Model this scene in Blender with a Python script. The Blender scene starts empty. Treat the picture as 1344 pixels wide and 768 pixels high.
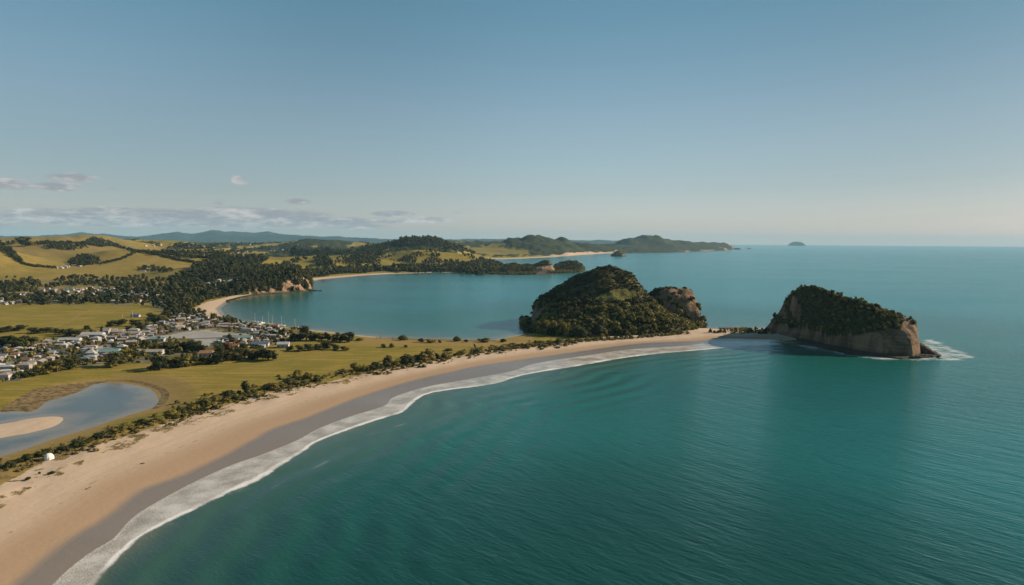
import bpy, math, random
import numpy as np
from mathutils import Matrix, Vector

random.seed(7)
RNG = np.random.default_rng(7)
SC = bpy.context.scene
COL = SC.collection

# ------------------------------------------------------------------ camera, light, exposure
FPX, CX, CY, HC = 900.0, 672.0, 384.0, 100.0        # focal length in photo pixels, centre, drone height (m)
PITCH = math.atan((384 - 316.65) / FPX)
ROLL = math.radians(0.42)
F = np.array([0, math.cos(PITCH), -math.sin(PITCH)])
R0 = np.array([1.0, 0, 0]); U0 = np.array([0, math.sin(PITCH), math.cos(PITCH)])
R = math.cos(ROLL) * R0 + math.sin(ROLL) * U0
U = -math.sin(ROLL) * R0 + math.cos(ROLL) * U0

cam = bpy.data.cameras.new("camera"); cam_o = bpy.data.objects.new("camera", cam); COL.objects.link(cam_o)
cam.sensor_width = 36.0; cam.lens = 36.0 * FPX / 1344.0
cam.clip_start = 1.0; cam.clip_end = 200000.0
m = Matrix(((R[0], U[0], -F[0], 0), (R[1], U[1], -F[1], 0), (R[2], U[2], -F[2], HC), (0, 0, 0, 1)))
cam_o.matrix_world = m
SC.camera = cam_o

SUN_AZ, SUN_EL = 67.0, 24.0                          # azimuth clockwise from the view direction (+Y)
az, el = math.radians(SUN_AZ), math.radians(SUN_EL)
SUN_DIR = Vector((math.sin(az) * math.cos(el), math.cos(az) * math.cos(el), math.sin(el)))
sun = bpy.data.lights.new("sun", 'SUN'); sun.energy = 4.8; sun.angle = math.radians(0.5)
sun.color = (1.0, 0.83, 0.62)
sun_o = bpy.data.objects.new("sun", sun); COL.objects.link(sun_o)
sun_o.rotation_euler = SUN_DIR.to_track_quat('Z', 'Y').to_euler()
sun_o.location = (600, 200, 900)

SC.view_settings.view_transform = 'Standard'; SC.view_settings.look = 'None'
SC.view_settings.exposure = 0.66; SC.view_settings.gamma = 1.0; SC.view_settings.use_curve_mapping = False
SKY_STRENGTH = 0.057
SC.render.engine = 'CYCLES'
SC.cycles.max_bounces = 6; SC.cycles.diffuse_bounces = 2; SC.cycles.glossy_bounces = 3
SC.cycles.volume_bounces = 0; SC.cycles.transmission_bounces = 2; SC.cycles.transparent_max_bounces = 6
SC.cycles.use_denoising = True
SC.cycles.caustics_reflective = False; SC.cycles.caustics_refractive = False
SC.cycles.sample_clamp_indirect = 6.0


class NT:
    """small node-tree helper"""
    def __init__(s, tree):
        s.t = tree; s.n = tree.nodes; s.l = tree.links
    def new(s, typ, **kw):
        nd = s.n.new(typ)
        for k, v in kw.items(): setattr(nd, k, v)
        return nd
    def put(s, sock, v):
        if isinstance(v, bpy.types.NodeSocket): s.l.new(v, sock)
        elif v is not None:
            if isinstance(v, (tuple, list)) and len(v) == 3 and sock.type == 'RGBA': v = (*v, 1)
            sock.default_value = v
    def math(s, op, a, b=None, c=None, clamp=False):
        nd = s.new('ShaderNodeMath', operation=op, use_clamp=clamp)
        s.put(nd.inputs[0], a)
        if b is not None: s.put(nd.inputs[1], b)
        if c is not None: s.put(nd.inputs[2], c)
        return nd.outputs[0]
    def add(s, a, b): return s.math('ADD', a, b)
    def mul(s, a, b): return s.math('MULTIPLY', a, b)
    def sub(s, a, b): return s.math('SUBTRACT', a, b)
    def step(s, v, lo, hi, a=0.0, b=1.0):
        nd = s.new('ShaderNodeMapRange', interpolation_type='SMOOTHSTEP', clamp=True)
        s.put(nd.inputs[0], v); s.put(nd.inputs[1], lo); s.put(nd.inputs[2], hi); s.put(nd.inputs[3], a); s.put(nd.inputs[4], b)
        return nd.outputs[0]
    def mix(s, f, a, b):
        nd = s.new('ShaderNodeMix', data_type='RGBA')
        s.put(nd.inputs[0], f); s.put(nd.inputs[6], a); s.put(nd.inputs[7], b)
        return nd.outputs[2]
    def attr(s, name):
        return s.new('ShaderNodeAttribute', attribute_name=name).outputs['Fac']
    def noise(s, vec, scale, detail=4.0, rough=0.55, dist=0.0):
        nd = s.new('ShaderNodeTexNoise')
        if vec is not None: s.put(nd.inputs['Vector'], vec)
        s.put(nd.inputs['Scale'], scale); s.put(nd.inputs['Detail'], detail)
        s.put(nd.inputs['Roughness'], rough); s.put(nd.inputs['Distortion'], dist)
        return nd.outputs['Fac']
    def pos(s): return s.new('ShaderNodeNewGeometry').outputs['Position']
    def mapping(s, vec, scale=(1, 1, 1), rot=(0, 0, 0)):
        nd = s.new('ShaderNodeMapping'); s.put(nd.inputs[0], vec)
        nd.inputs['Scale'].default_value = scale; nd.inputs['Rotation'].default_value = rot
        return nd.outputs[0]
    def orient(s, vec, ang, scale):
        return s.mapping(s.mapping(vec, (1, 1, 1), (0, 0, ang)), scale)
    def sep(s, vec):
        nd = s.new('ShaderNodeSeparateXYZ'); s.put(nd.inputs[0], vec); return nd.outputs
    def comb(s, x, y, z):
        nd = s.new('ShaderNodeCombineXYZ')
        for i, v in enumerate((x, y, z)): s.put(nd.inputs[i], v)
        return nd.outputs[0]
    def bump(s, h, dist, strength=1.0, normal=None):
        nd = s.new('ShaderNodeBump'); s.put(nd.inputs['Height'], h); s.put(nd.inputs['Distance'], dist)
        s.put(nd.inputs['Strength'], strength)
        if normal is not None: s.put(nd.inputs['Normal'], normal)
        return nd.outputs[0]


# ------------------------------------------------------------------ sky with low clouds
world = bpy.data.worlds.new("World"); SC.world = world; world.use_nodes = True
w = NT(world.node_tree); w.n.clear()
out = w.new('ShaderNodeOutputWorld'); bg = w.new('ShaderNodeBackground'); w.l.new(bg.outputs[0], out.inputs[0])
d = w.new('ShaderNodeTexCoord').outputs['Generated']
dx, dy, dz = w.sep(d)
sky = w.new('ShaderNodeTexSky', sky_type='NISHITA')
sky.sun_disc = False; sky.sun_elevation = el; sky.sun_rotation = az
sky.altitude = 60; sky.air_density = 1.0; sky.dust_density = 0.5; sky.ozone_density = 2.5
w.put(sky.inputs[0], w.comb(dx, dy, w.math('MAXIMUM', dz, 0.012)))
hs = w.new('ShaderNodeHueSaturation'); hs.inputs['Hue'].default_value = 0.485; hs.inputs['Saturation'].default_value = 0.70
w.put(hs.inputs['Color'], sky.outputs[0])
tint = w.mix(w.step(dz, .10, .36), w.mix(w.step(dz, .0, .12), (1.12, 1.065, 1.15), (.93, .985, 1.01)), (.56, .90, .98))
mul_ = w.new('ShaderNodeMix', data_type='RGBA', blend_type='MULTIPLY'); mul_.inputs[0].default_value = 1.0
w.put(mul_.inputs[6], hs.outputs[0]); w.put(mul_.inputs[7], tint); u0 = w.math('ARCTAN2', dx, dy)
mul2 = w.new('ShaderNodeMix', data_type='RGBA', blend_type='MULTIPLY'); mul2.inputs[0].default_value = 1.0
side = w.mul(w.step(u0, -.05, .68, 1.0, .64), w.step(w.mul(w.step(u0, -.1, -.62), w.step(dz, .05, .3)), 0.0, 1.0, 1.0, 1.2))
w.put(mul2.inputs[6], mul_.outputs[2]); w.put(mul2.inputs[7], w.comb(side, side, side)); skycol = mul2.outputs[2]
u = w.math('ARCTAN2', dx, dy); v = w.math('ARCSINE', dz)
cv = w.comb(w.mul(u, 1.0), w.mul(v, 4.2), 0.3)
cn = w.noise(cv, 15.0, 5.0, 0.55, 0.25)
cn2 = w.noise(cv, 55.0, 5.0, 0.6)
tot = None
# (photo column, photo row, half width, half height, weight) of each low cloud, turned into directions
for (px, py, a, b, k) in [(250, 287, 230, 14, 1.0), (150, 289, 110, 9, .95), (330, 284, 130, 13, 1.0), (60, 288, 75, 7, .75), (420, 291, 85, 9, .95), (15, 243, 30, 7, .85), (80, 246, 28, 6, .9),
                          (98, 234, 30, 6, .75), (150, 249, 9, 2.4, .4), (318, 237, 12, 9, .38), (288, 266, 9, 6, .5), (392, 265, 22, 5, .8),
                          (517, 281, 34, 5, .95), (560, 289, 40, 5, .65), (600, 279, 12, 3, .4), (470, 297, 60, 5, .7), (500, 291, 40, 5, .6),
                          (-220, 270, 150, 14, .8), (-60, 296, 90, 9, .6)]:
    yh = 316.65 + .0073 * (px - CX)
    uu, vv = math.atan((px - CX) / FPX), math.atan((yh - py) / FPX * math.cos(math.atan((px - CX) / FPX)))
    ex = w.math('POWER', w.math('ABSOLUTE', w.mul(w.sub(u, uu), FPX / a)), 2.0)
    ey = w.math('POWER', w.math('ABSOLUTE', w.mul(w.sub(v, vv), FPX / b)), 2.0)
    e = w.mul(w.math('SUBTRACT', 1.0, w.add(ex, ey), clamp=True), k)
    tot = e if tot is None else w.math('MAXIMUM', tot, e)
cloud = w.step(w.add(w.add(w.mul(tot, 0.62), w.mul(cn, 1.0)), w.mul(cn2, 0.24)), 0.64, 0.98)
cloud = w.mul(cloud, w.step(tot, 0.0, 0.12))
lit = w.step(w.add(w.mul(cn2, .5), w.mul(cn, .5)), 0.42, 0.66)
ccol = w.mix(lit, (3.5, 3.7, 4.0), (6.9, 6.6, 6.4))
skyc = w.mix(w.mul(cloud, 1.0), skycol, ccol)
w.put(bg.inputs[0], skyc); bg.inputs[1].default_value = SKY_STRENGTH
world.cycles.sampling_method = 'MANUAL'; world.cycles.sample_map_resolution = 512


# ------------------------------------------------------------------ geometry helpers
def ray(px, py):
    px = np.asarray(px, float); py = np.asarray(py, float)
    return F + R * ((px - CX) / FPX)[..., None] + U * ((CY - py) / FPX)[..., None]

def P(px, py, z=0.0):
    """photo pixel -> world x, y on the level z"""
    r = ray(px, py); t = (z - HC) / r[..., 2]
    return np.stack([r[..., 0] * t, r[..., 1] * t], -1)

def at(px, py, Y):
    """photo pixel at depth Y -> world point"""
    r = ray(px, py); t = Y / r[..., 1]
    return np.array([r[0] * t, Y, HC + r[2] * t])

def project(x, y, z):
    q = np.stack([x, y, np.asarray(z) - HC], -1)
    f = np.maximum(q @ F, 1e-3)
    return CX + FPX * (q @ R) / f, CY - FPX * (q @ U) / f

def smooth(pts, n=6):
    """Catmull-Rom through the points"""
    p = np.asarray(pts, float); q = np.vstack([2 * p[0] - p[1], p, 2 * p[-1] - p[-2]]); o = []
    for i in range(1, len(q) - 2):
        a, b, c, e = q[i - 1], q[i], q[i + 1], q[i + 2]
        for t in np.linspace(0, 1, n, endpoint=False):
            o.append(.5 * ((2 * b) + (c - a) * t + (2 * a - 5 * b + 4 * c - e) * t * t + (3 * b - a - 3 * c + e) * t ** 3))
    o.append(p[-1]); return np.array(o)

def line_dist(x, y, pts):
    d = np.full(x.shape, 1e18); p = np.asarray(pts)
    for a, b in zip(p[:-1], p[1:]):
        v = b - a; L = v @ v + 1e-12
        t = np.clip(((x - a[0]) * v[0] + (y - a[1]) * v[1]) / L, 0, 1)
        d = np.minimum(d, (x - a[0] - t * v[0]) ** 2 + (y - a[1] - t * v[1]) ** 2)
    return np.sqrt(d)

def inside(x, y, poly):
    p = np.asarray(poly); r = np.zeros(x.shape, bool); q = np.roll(p, -1, 0)
    for (x1, y1), (x2, y2) in zip(p, q):
        if y1 == y2: continue
        c = ((y1 > y) != (y2 > y))
        r ^= c & (x < (x2 - x1) * (y - y1) / (y2 - y1) + x1)
    return r

def sdf(x, y, poly):
    p = np.vstack([poly, poly[:1]])
    d = line_dist(x, y, p)
    return np.where(inside(x, y, poly), d, -d)

def line_side(x, y, pts):
    """distance to a polyline, positive on its right side (walking from the first point to the last)"""
    p = np.asarray(pts); best = np.full(x.shape, 1e18); sg = np.zeros(x.shape)
    for a, b in zip(p[:-1], p[1:]):
        v = b - a; L = v @ v + 1e-12
        t = np.clip(((x - a[0]) * v[0] + (y - a[1]) * v[1]) / L, 0, 1)
        dd = (x - a[0] - t * v[0]) ** 2 + (y - a[1] - t * v[1]) ** 2
        c = (x - a[0]) * v[1] - (y - a[1]) * v[0]
        k = dd < best; best = np.where(k, dd, best); sg = np.where(k, np.sign(c), sg)
    return np.sqrt(best) * sg

def hsh(i, j, k):
    n = (i.astype(np.int64) * 374761393 + j.astype(np.int64) * 668265263 + k * 974634777) & 0xffffffff
    n = ((n ^ (n >> 13)) * 1274126177) & 0xffffffff
    return ((n ^ (n >> 16)) & 0xffff) / 65535.0

def vnoise(x, y, seed=0):
    i = np.floor(x); j = np.floor(y); fx = x - i; fy = y - j
    fx = fx * fx * (3 - 2 * fx); fy = fy * fy * (3 - 2 * fy)
    a = hsh(i, j, seed); b = hsh(i + 1, j, seed); c = hsh(i, j + 1, seed); e = hsh(i + 1, j + 1, seed)
    return (a * (1 - fx) + b * fx) * (1 - fy) + (c * (1 - fx) + e * fx) * fy

def fbm(x, y, scale, oct=4, seed=0, gain=.5):
    s = 0; a = 1; tot = 0; x = x / scale; y = y / scale
    for o in range(oct):
        s = s + a * vnoise(x, y, seed + o * 17); tot += a; a *= gain; x = x * 2.03 + 11.3; y = y * 2.03 + 7.7
    return s / tot * 2 - 1

def sstep(v, a, b):
    t = np.clip((v - a) / (b - a), 0, 1); return t * t * (3 - 2 * t)

def mesh_np(name, verts, faces, mat=None, smooth_=True, attrs=None, link=True):
    """verts (n,3), faces (m,4) or (m,3) int arrays, one mesh object"""
    me = bpy.data.meshes.new(name); verts = np.asarray(verts, np.float32); faces = np.asarray(faces, np.int32)
    k = faces.shape[1]
    me.vertices.add(len(verts)); me.vertices.foreach_set("co", verts.ravel())
    me.loops.add(faces.size); me.loops.foreach_set("vertex_index", faces.ravel())
    me.polygons.add(len(faces)); me.polygons.foreach_set("loop_start", np.arange(0, faces.size, k, dtype=np.int32))
    if smooth_: me.polygons.foreach_set("use_smooth", np.ones(len(faces), bool))
    for nm, a in (attrs or {}).items():
        at_ = me.attributes.new(nm, 'FLOAT', 'POINT'); at_.data.foreach_set("value", np.asarray(a, np.float32))
    me.update(calc_edges=True); me.validate()
    if mat: me.materials.append(mat)
    if not link: return me
    o = bpy.data.objects.new(name, me); COL.objects.link(o); return o

def sub_mesh(name, V, Fc, keep, mat, attrs):
    f = Fc[keep]; used = np.unique(f); rm = np.full(len(V), -1, np.int64); rm[used] = np.arange(len(used))
    return mesh_np(name, V[used], rm[f], mat, True, {k: a[used] for k, a in attrs.items()})

def tag(o, label=None, cat=None, group=None, kind=None):
    if label: o['label'] = label
    if cat: o['category'] = cat
    if group: o['group'] = group
    if kind: o['kind'] = kind
    return o

def mat_new(name):
    mt = bpy.data.materials.new(name); mt.use_nodes = True; t = NT(mt.node_tree); t.n.clear()
    o = t.new('ShaderNodeOutputMaterial'); b = t.new('ShaderNodeBsdfPrincipled'); t.l.new(b.outputs[0], o.inputs[0])
    return mt, t, b

#@MATERIALS
# ------------------------------------------------------------------ materials
def land_material():
    mt, t, b = mat_new("land")
    p = t.pos()
    n_big = t.noise(p, 0.006, 5, .55); n_mid = t.noise(p, 0.035, 5, .6); n_fin = t.noise(p, 0.35, 5, .65)
    mow = t.noise(t.mapping(p, (.02, .25, .1), (0, 0, .35)), 1.0, 3, .5)
    g = t.mix(t.step(n_mid, .35, .68), (.210, .166, .028), (.315, .226, .048))
    g = t.mix(t.step(n_big, .48, .66), g, (.330, .226, .062))
    g = t.mix(t.mul(t.step(mow, .42, .60), .65), g, (.165, .140, .022))
    g = t.mix(t.mul(t.step(t.attr("dry"), .1, .9), .8), g, (.300, .200, .078))
    g = t.mix(t.step(n_fin, .25, .8, .0, .35), g, (.075, .075, .018))
    # forest floor and distant canopy
    cn = t.noise(p, .11, 5, .65)
    fo = t.mix(t.step(cn, .35, .68), (.020, .030, .012), (.066, .070, .024))
    cl2 = t.noise(p, .016, 5, .7); fo = t.mix(t.step(cl2, .44, .62), t.mix(.55, fo, (.012, .020, .010)), t.mix(.25, fo, (.085, .085, .030)))
    c = t.mix(t.step(t.add(t.attr("forest"), t.mul(t.sub(n_fin, .5), .5)), .35, .65), g, fo)
    # town lots: gravel, drives, gardens
    tn = t.noise(p, .06, 5, .7)
    tw = t.mix(t.step(tn, .4, .6), (.085, .082, .030), (.215, .185, .145))
    c = t.mix(t.mul(t.step(t.attr("town"), .3, .7), .8), c, tw)
    c = t.mix(t.step(t.add(t.attr("pave"), t.mul(t.sub(n_mid, .5), .5)), .4, .6), c,
              t.mix(t.step(n_mid, .3, .7), (.26, .25, .235), (.36, .345, .32)))
    # mud round the lagoon
    mud = t.mix(t.step(n_fin, .35, .65), (.075, .056, .026), (.235, .165, .082))
    c = t.mix(t.step(t.add(t.attr("mud"), t.mul(t.sub(n_fin, .5), .6)), .4, .6), c, mud)
    # sand
    ss = t.noise(t.mapping(p, (.09, .015, .1), (0, 0, -.5)), 1.0, 5, .6)
    s = t.mix(t.step(ss, .3, .7), (.470, .352, .255), (.530, .408, .308))
    s = t.mix(t.step(n_fin, .3, .75, 0, .16), s, (.30, .21, .14))
    low = t.attr("low"); bnd = t.noise(t.comb(t.mul(low, 16.0), t.mul(n_big, 3.0), 0.0), 1.0, 5, .65)
    s = t.mix(t.step(bnd, .42, .70, 0, .30), s, (.36, .262, .180))                                 # towards the swash the sand is damp and tawny
    s = t.mix(t.mul(t.step(t.add(low, t.mul(t.sub(ss, .5), .35)), .15, .95), .85), s, (.330, .222, .140))
    weed = t.mul(t.step(t.math('ABSOLUTE', t.sub(t.add(low, t.mul(t.sub(n_mid, .5), .16)), .46)), .022, .004), t.step(n_fin, .50, .62))
    s = t.mix(t.mul(weed, .55), s, (.12, .085, .05))
    trk = t.step(t.math('ABSOLUTE', t.sub(t.math('ABSOLUTE', t.sub(t.add(low, t.mul(t.sub(n_big, .5), .12)), .30)), .016)), .007, .003)
    s = t.mix(t.mul(trk, .22), s, (.24, .17, .11))
    wet = t.step(t.add(t.attr("wet"), t.mul(t.sub(n_mid, .5), 3.0)), -2.5, 3.5)
    s = t.mix(wet, s, (.190, .150, .118))
    sandm = t.step(t.add(t.attr("sand"), t.add(t.mul(t.sub(n_fin, .5), .9), t.mul(t.sub(n_mid, .5), .5))), .38, .62)
    c = t.mix(sandm, c, s)
    # bare rock where it is steep
    geo = t.new('ShaderNodeNewGeometry'); nz = t.sep(geo.outputs['Normal'])[2]
    steep = t.mul(t.step(nz, .72, .52), t.step(t.attr("rock"), .3, .6))
    steep = t.math('MAXIMUM', steep, t.step(t.attr("rock"), 1.3, 1.7))
    c = t.mix(steep, c, t.mix(n_mid, (.19, .13, .085), (.34, .24, .16)))
    t.put(b.inputs['Base Color'], c)
    t.put(b.inputs['Roughness'], t.math('SUBTRACT', .95, t.mul(t.mul(wet, sandm), .72)))
    t.put(b.inputs['Specular IOR Level'], t.add(.08, t.mul(t.mul(wet, sandm), .5)))
    hgt = t.add(t.mul(n_fin, .5), t.mul(t.mul(cn, t.attr("forest")), 9.0))
    t.put(b.inputs['Normal'], t.bump(hgt, .55, .55))
    return mt

def sea_material():
    mt, t, b = mat_new("sea_water")
    p = t.pos(); din = t.attr("d_in"); ft = t.attr("f_t"); rf = t.attr("rock_foam")
    px_, py_, pz_ = t.sep(p)
    flat = t.comb(px_, py_, 0.0)
    nb = t.noise(flat, .004, 4, .5); nm = t.noise(flat, .02, 4, .6)
    dep = t.add(din, t.mul(t.sub(nm, .5), 26.0))
    c = t.mix(t.step(dep, 2.0, 24.0), (.150, .150, .105), (.055, .104, .078))
    c = t.mix(t.step(dep, 12.0, 85.0), c, (.012, .102, .084))
    c = t.mix(t.step(dep, 45.0, 150.0), c, t.mix(t.step(nb, .35, .65), (.008, .102, .092), (.010, .122, .108)))
    c = t.mix(t.step(t.add(dep, t.mul(t.sub(nb, .5), 160.0)), 150.0, 420.0), c, t.mix(nb, (.006, .150, .162), (.009, .178, .195)))
    # darker near water: the steeper view's weaker sky reflection put into the colour
    near_dark = t.new('ShaderNodeVectorMath', operation='DISTANCE'); t.put(near_dark.inputs[0], t.mapping(flat, (1.0, 1.25, 1))); near_dark.inputs[1].default_value = (40, 235, 0)
    c = t.mix(t.mul(t.step(t.add(near_dark.outputs['Value'], t.mul(t.sub(nb, .5), 90.0)), 250.0, 40.0), .86), c, (.006, .044, .034))
    c = t.mix(t.step(ft, 1.12, .92), c, (.235, .205, .165))
    # swell lines that follow the beach
    ph = t.add(t.mul(din, .36), t.mul(nb, 14.0))
    sw = t.math('SINE', ph)
    sw = t.mul(t.mul(sw, t.step(din, 5.0, 25.0)), t.step(din, 190.0, 50.0))
    swm = t.step(t.noise(flat, .012, 2, .5), .30, .60)
    sw = t.mul(sw, swm)
    # wind chop: crests run across the breeze
    r1 = t.orient(flat, .95, (.030, .13, 1)); r2 = t.orient(flat, .70, (.13, .50, 1))
    w1 = t.noise(r1, 1.0, 4, .55, .3); w2 = t.noise(r2, 1.0, 4, .6, .3)
    w3 = t.noise(flat, .9, 3, .6)
    streak = t.noise(t.orient(flat, .25, (.0016, .0042, 1)), 1.0, 6, .65, .8)
    gust = t.step(streak, .30, .72, .80, 1.15)
    calm = t.step(dep, 6.0, 170.0, .14, .85)
    h = t.add(t.mul(t.add(t.mul(w1, 1.05), t.mul(w2, .62)), calm), t.add(t.mul(w3, .17), t.mul(t.mul(sw, .46), t.step(ft, 8.8, 8.0))))
    # foam: lacy wash between the two traced lines, a dense lip along the outer one
    lace = t.noise(flat, 1.9, 4, .7, .3); patch = t.noise(flat, .07, 4, .6); lip_n = t.noise(flat, .16, 4, .6)
    ftn = t.add(ft, t.mul(t.sub(lip_n, .5), .22))
    band = t.mul(t.step(ftn, 1.10, .98), t.step(ftn, -.06, .12))
    lip = t.mul(t.step(ftn, .78, .93), t.step(ftn, 1.10, 1.03))
    body = t.step(t.add(t.mul(lace, 1.0), t.mul(t.sub(patch, .5), .4)), .36, .56)
    gaps = t.step(t.noise(flat, .03, 3, .6), .36, .54, .35, 1.0)
    foam = t.mul(band, t.math('MAXIMUM', t.mul(body, t.step(patch, .30, .68, .26, .58)), t.mul(t.mul(lip, gaps), t.step(lace, .25, .5))))
    trail = t.mul(t.step(t.add(t.mul(lace, .6), t.mul(patch, .55)), .64, .78), t.mul(t.step(ftn, 1.75, 1.0), t.step(ftn, .95, 1.05)))
    foam = t.math('MAXIMUM', foam, t.mul(trail, .38))
    # a second, broken line of spilling crests farther out
    cr = t.add(t.mul(t.sub(din, 34.0), 1.0), t.mul(t.sub(t.noise(flat, .008, 2, .5), .5), 40.0))
    crest = t.mul(t.mul(t.step(cr, -1.2, 0.0), t.step(cr, 1.6, .3)), t.mul(t.step(t.noise(flat, .022, 3, .6), .56, .66), t.step(ft, 8.0, 7.0)))
    foam = t.math('MAXIMUM', foam, t.mul(t.mul(crest, t.step(lace, .38, .6)), .28))
    edge = t.mul(t.mul(t.step(din, -1.0, .6), t.step(t.add(din, t.mul(t.sub(lip_n, .5), 5.0)), 4.5, 1.0)), t.step(lace, .42, .60))
    foam = t.math('MAXIMUM', foam, t.mul(edge, .55))
    rfo = t.step(t.add(rf, t.add(t.mul(t.sub(lace, .5), .9), t.mul(t.sub(patch, .5), .8))), .42, .72)
    foam = t.math('MAXIMUM', foam, t.mul(rfo, .85))
    c = t.mix(foam, c, (.74, .73, .72))
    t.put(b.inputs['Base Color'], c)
    t.put(b.inputs['Roughness'], t.add(t.add(.10, t.mul(t.step(streak, .35, .7), .06)), t.mul(foam, .5)))
    b.inputs['IOR'].default_value = 1.333; b.inputs['Specular Tint'].default_value = (.30, .92, 1.0, 1)
    t.put(b.inputs['Specular IOR Level'], t.math('SUBTRACT', .40, t.mul(foam, .3)))
    nrm = t.bump(t.mul(t.mul(h, gust), t.math('SUBTRACT', 1.0, t.mul(band, .85))), 1.0, .85)
    t.put(b.inputs['Normal'], nrm); b.inputs['Specular IOR Level'].default_value = 0.0
    for l_ in list(b.inputs['Specular IOR Level'].links): t.l.remove(l_)
    gl = t.new('ShaderNodeBsdfGlossy'); gl.inputs['Color'].default_value = (.76, .93, 1.0, 1); t.put(gl.inputs['Normal'], nrm)
    t.put(gl.inputs['Roughness'], t.add(.10, t.mul(t.step(streak, .35, .7), .06)))
    fr = t.new('ShaderNodeFresnel'); fr.inputs['IOR'].default_value = 1.333; t.put(fr.inputs['Normal'], nrm)
    mx = t.new('ShaderNodeMixShader'); t.put(mx.inputs[0], t.mul(t.mul(fr.outputs[0], .76), t.math('SUBTRACT', 1.0, t.mul(foam, .85))))
    o_ = [n_ for n_ in t.n if n_.type == 'OUTPUT_MATERIAL'][0]
    t.l.new(b.outputs[0], mx.inputs[1]); t.l.new(gl.outputs[0], mx.inputs[2]); t.l.new(mx.outputs[0], o_.inputs[0])
    return mt

def lagoon_material():
    mt, t, b = mat_new("lagoon_water")
    p = t.pos(); dl = t.attr("d_l")
    n = t.noise(p, .05, 4, .6); nf = t.noise(p, 1.6, 3, .6)
    c = t.mix(t.step(t.add(dl, t.mul(t.sub(n, .5), 30)), -2.0, 19.0), (.220, .175, .125), (.085, .098, .094))
    t.put(b.inputs['Base Color'], c); b.inputs['Roughness'].default_value = .16; b.inputs['IOR'].default_value = 1.333
    t.put(b.inputs['Normal'], t.bump(nf, .05, .5))
    return mt

def rock_material(name="sandstone", ca=(.115, .072, .042), cb=(.285, .185, .110), cd=(.035, .030, .024)):
    mt, t, b = mat_new(name)
    p = t.pos(); z = t.sep(p)[2]
    st = t.noise(t.mapping(p, (.10, .10, .02)), 1.0, 6, .65, .5)      # weathering that runs down the face
    la = t.noise(t.mapping(p, (.012, .012, .42)), 1.0, 4, .6)         # bedding
    n = t.noise(p, .30, 6, .7)
    c = t.mix(t.step(t.add(t.mul(st, .75), t.mul(la, .25)), .38, .62), ca, cb)
    c = t.mix(t.step(n, .56, .72, 0, .6), c, cd)
    c = t.mix(t.mul(t.step(z, 3.2, .4), .85), c, cd)                  # tide-dark foot
    c = t.mix(t.step(t.attr("veg"), .35, .65), c, t.mix(t.step(n, .4, .6), (.026, .030, .011), (.060, .058, .020)))
    c = t.mix(t.step(t.attr("grass"), .35, .65), c, t.mix(t.step(n, .35, .65), (.080, .090, .020), (.150, .136, .036)))
    t.put(b.inputs['Base Color'], c); b.inputs['Roughness'].default_value = .93; b.inputs['Specular IOR Level'].default_value = .12
    t.put(b.inputs['Normal'], t.bump(t.add(t.mul(st, 2.2), t.add(t.mul(n, 1.2), t.mul(la, .9))), 2.2, 1.0))
    return mt

def leaf_material(name, c1, c2, per_obj=True, dead=(.115, .078, .030), dead_f=.25):
    mt, t, b = mat_new(name)
    p = t.pos()
    rnd = t.new('ShaderNodeObjectInfo').outputs['Random'] if per_obj else t.attr("tint")
    n = t.noise(p, .55, 4, .65)
    c = t.mix(t.step(t.add(t.mul(rnd, .62), t.mul(n, .5)), .25, .85), c1, c2)
    c = t.mix(t.mul(t.step(t.math('FRACT', t.mul(rnd, 7.31)), .72, 1.0), dead_f * 2), c, dead)
    t.put(b.inputs['Base Color'], c); b.inputs['Roughness'].default_value = .75; b.inputs['Specular IOR Level'].default_value = .18
    tr = t.new('ShaderNodeBsdfTranslucent'); t.put(tr.inputs[0], t.mix(.5, c, (.12, .12, .02)))
    mx = t.new('ShaderNodeMixShader'); mx.inputs[0].default_value = .26
    o = [n_ for n_ in t.n if n_.type == 'OUTPUT_MATERIAL'][0]
    t.l.new(b.outputs[0], mx.inputs[1]); t.l.new(tr.outputs[0], mx.inputs[2]); t.l.new(mx.outputs[0], o.inputs[0])
    return mt

def plain(name, col, rough=.7, var=.25, scale=.8, metal=0.0):
    mt, t, b = mat_new(name)
    n = t.noise(t.pos(), scale, 4, .6)
    dk = tuple(x * (1 - var) for x in col)
    t.put(b.inputs['Base Color'], t.mix(t.step(n, .3, .7), dk, col)); b.inputs['Roughness'].default_value = rough
    b.inputs['Metallic'].default_value = metal; b.inputs['Specular IOR Level'].default_value = .3
    return mt

M_LAND = land_material(); M_SEA = sea_material(); M_LAG = lagoon_material(); M_ROCK = rock_material()
M_ROCK2 = rock_material("pale_cliff_rock", (.16, .105, .066), (.39, .26, .165), (.05, .04, .03))
M_ROCKD = rock_material("dark_shore_rock", (.055, .045, .035), (.17, .125, .085), (.022, .02, .017))
M_LEAF = leaf_material("leaf_olive", (.036, .042, .010), (.215, .178, .038))
M_LEAFD = leaf_material("leaf_dark", (.020, .028, .009), (.070, .072, .020), dead_f=.1)
M_LEAFR = leaf_material("leaf_russet", (.11, .055, .018), (.16, .075, .024))
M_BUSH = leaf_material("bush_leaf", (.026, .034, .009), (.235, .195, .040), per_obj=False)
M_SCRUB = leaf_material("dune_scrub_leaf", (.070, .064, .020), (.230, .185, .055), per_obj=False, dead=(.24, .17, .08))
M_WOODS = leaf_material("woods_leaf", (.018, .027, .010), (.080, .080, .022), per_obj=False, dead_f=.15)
M_BARK = plain("bark", (.085, .062, .042), .9, .4, 3)
M_TUFT = leaf_material("dune_grass_blade", (.30, .225, .09), (.46, .36, .17), per_obj=False, dead=(.42, .30, .16))
M_MTN = None
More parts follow.
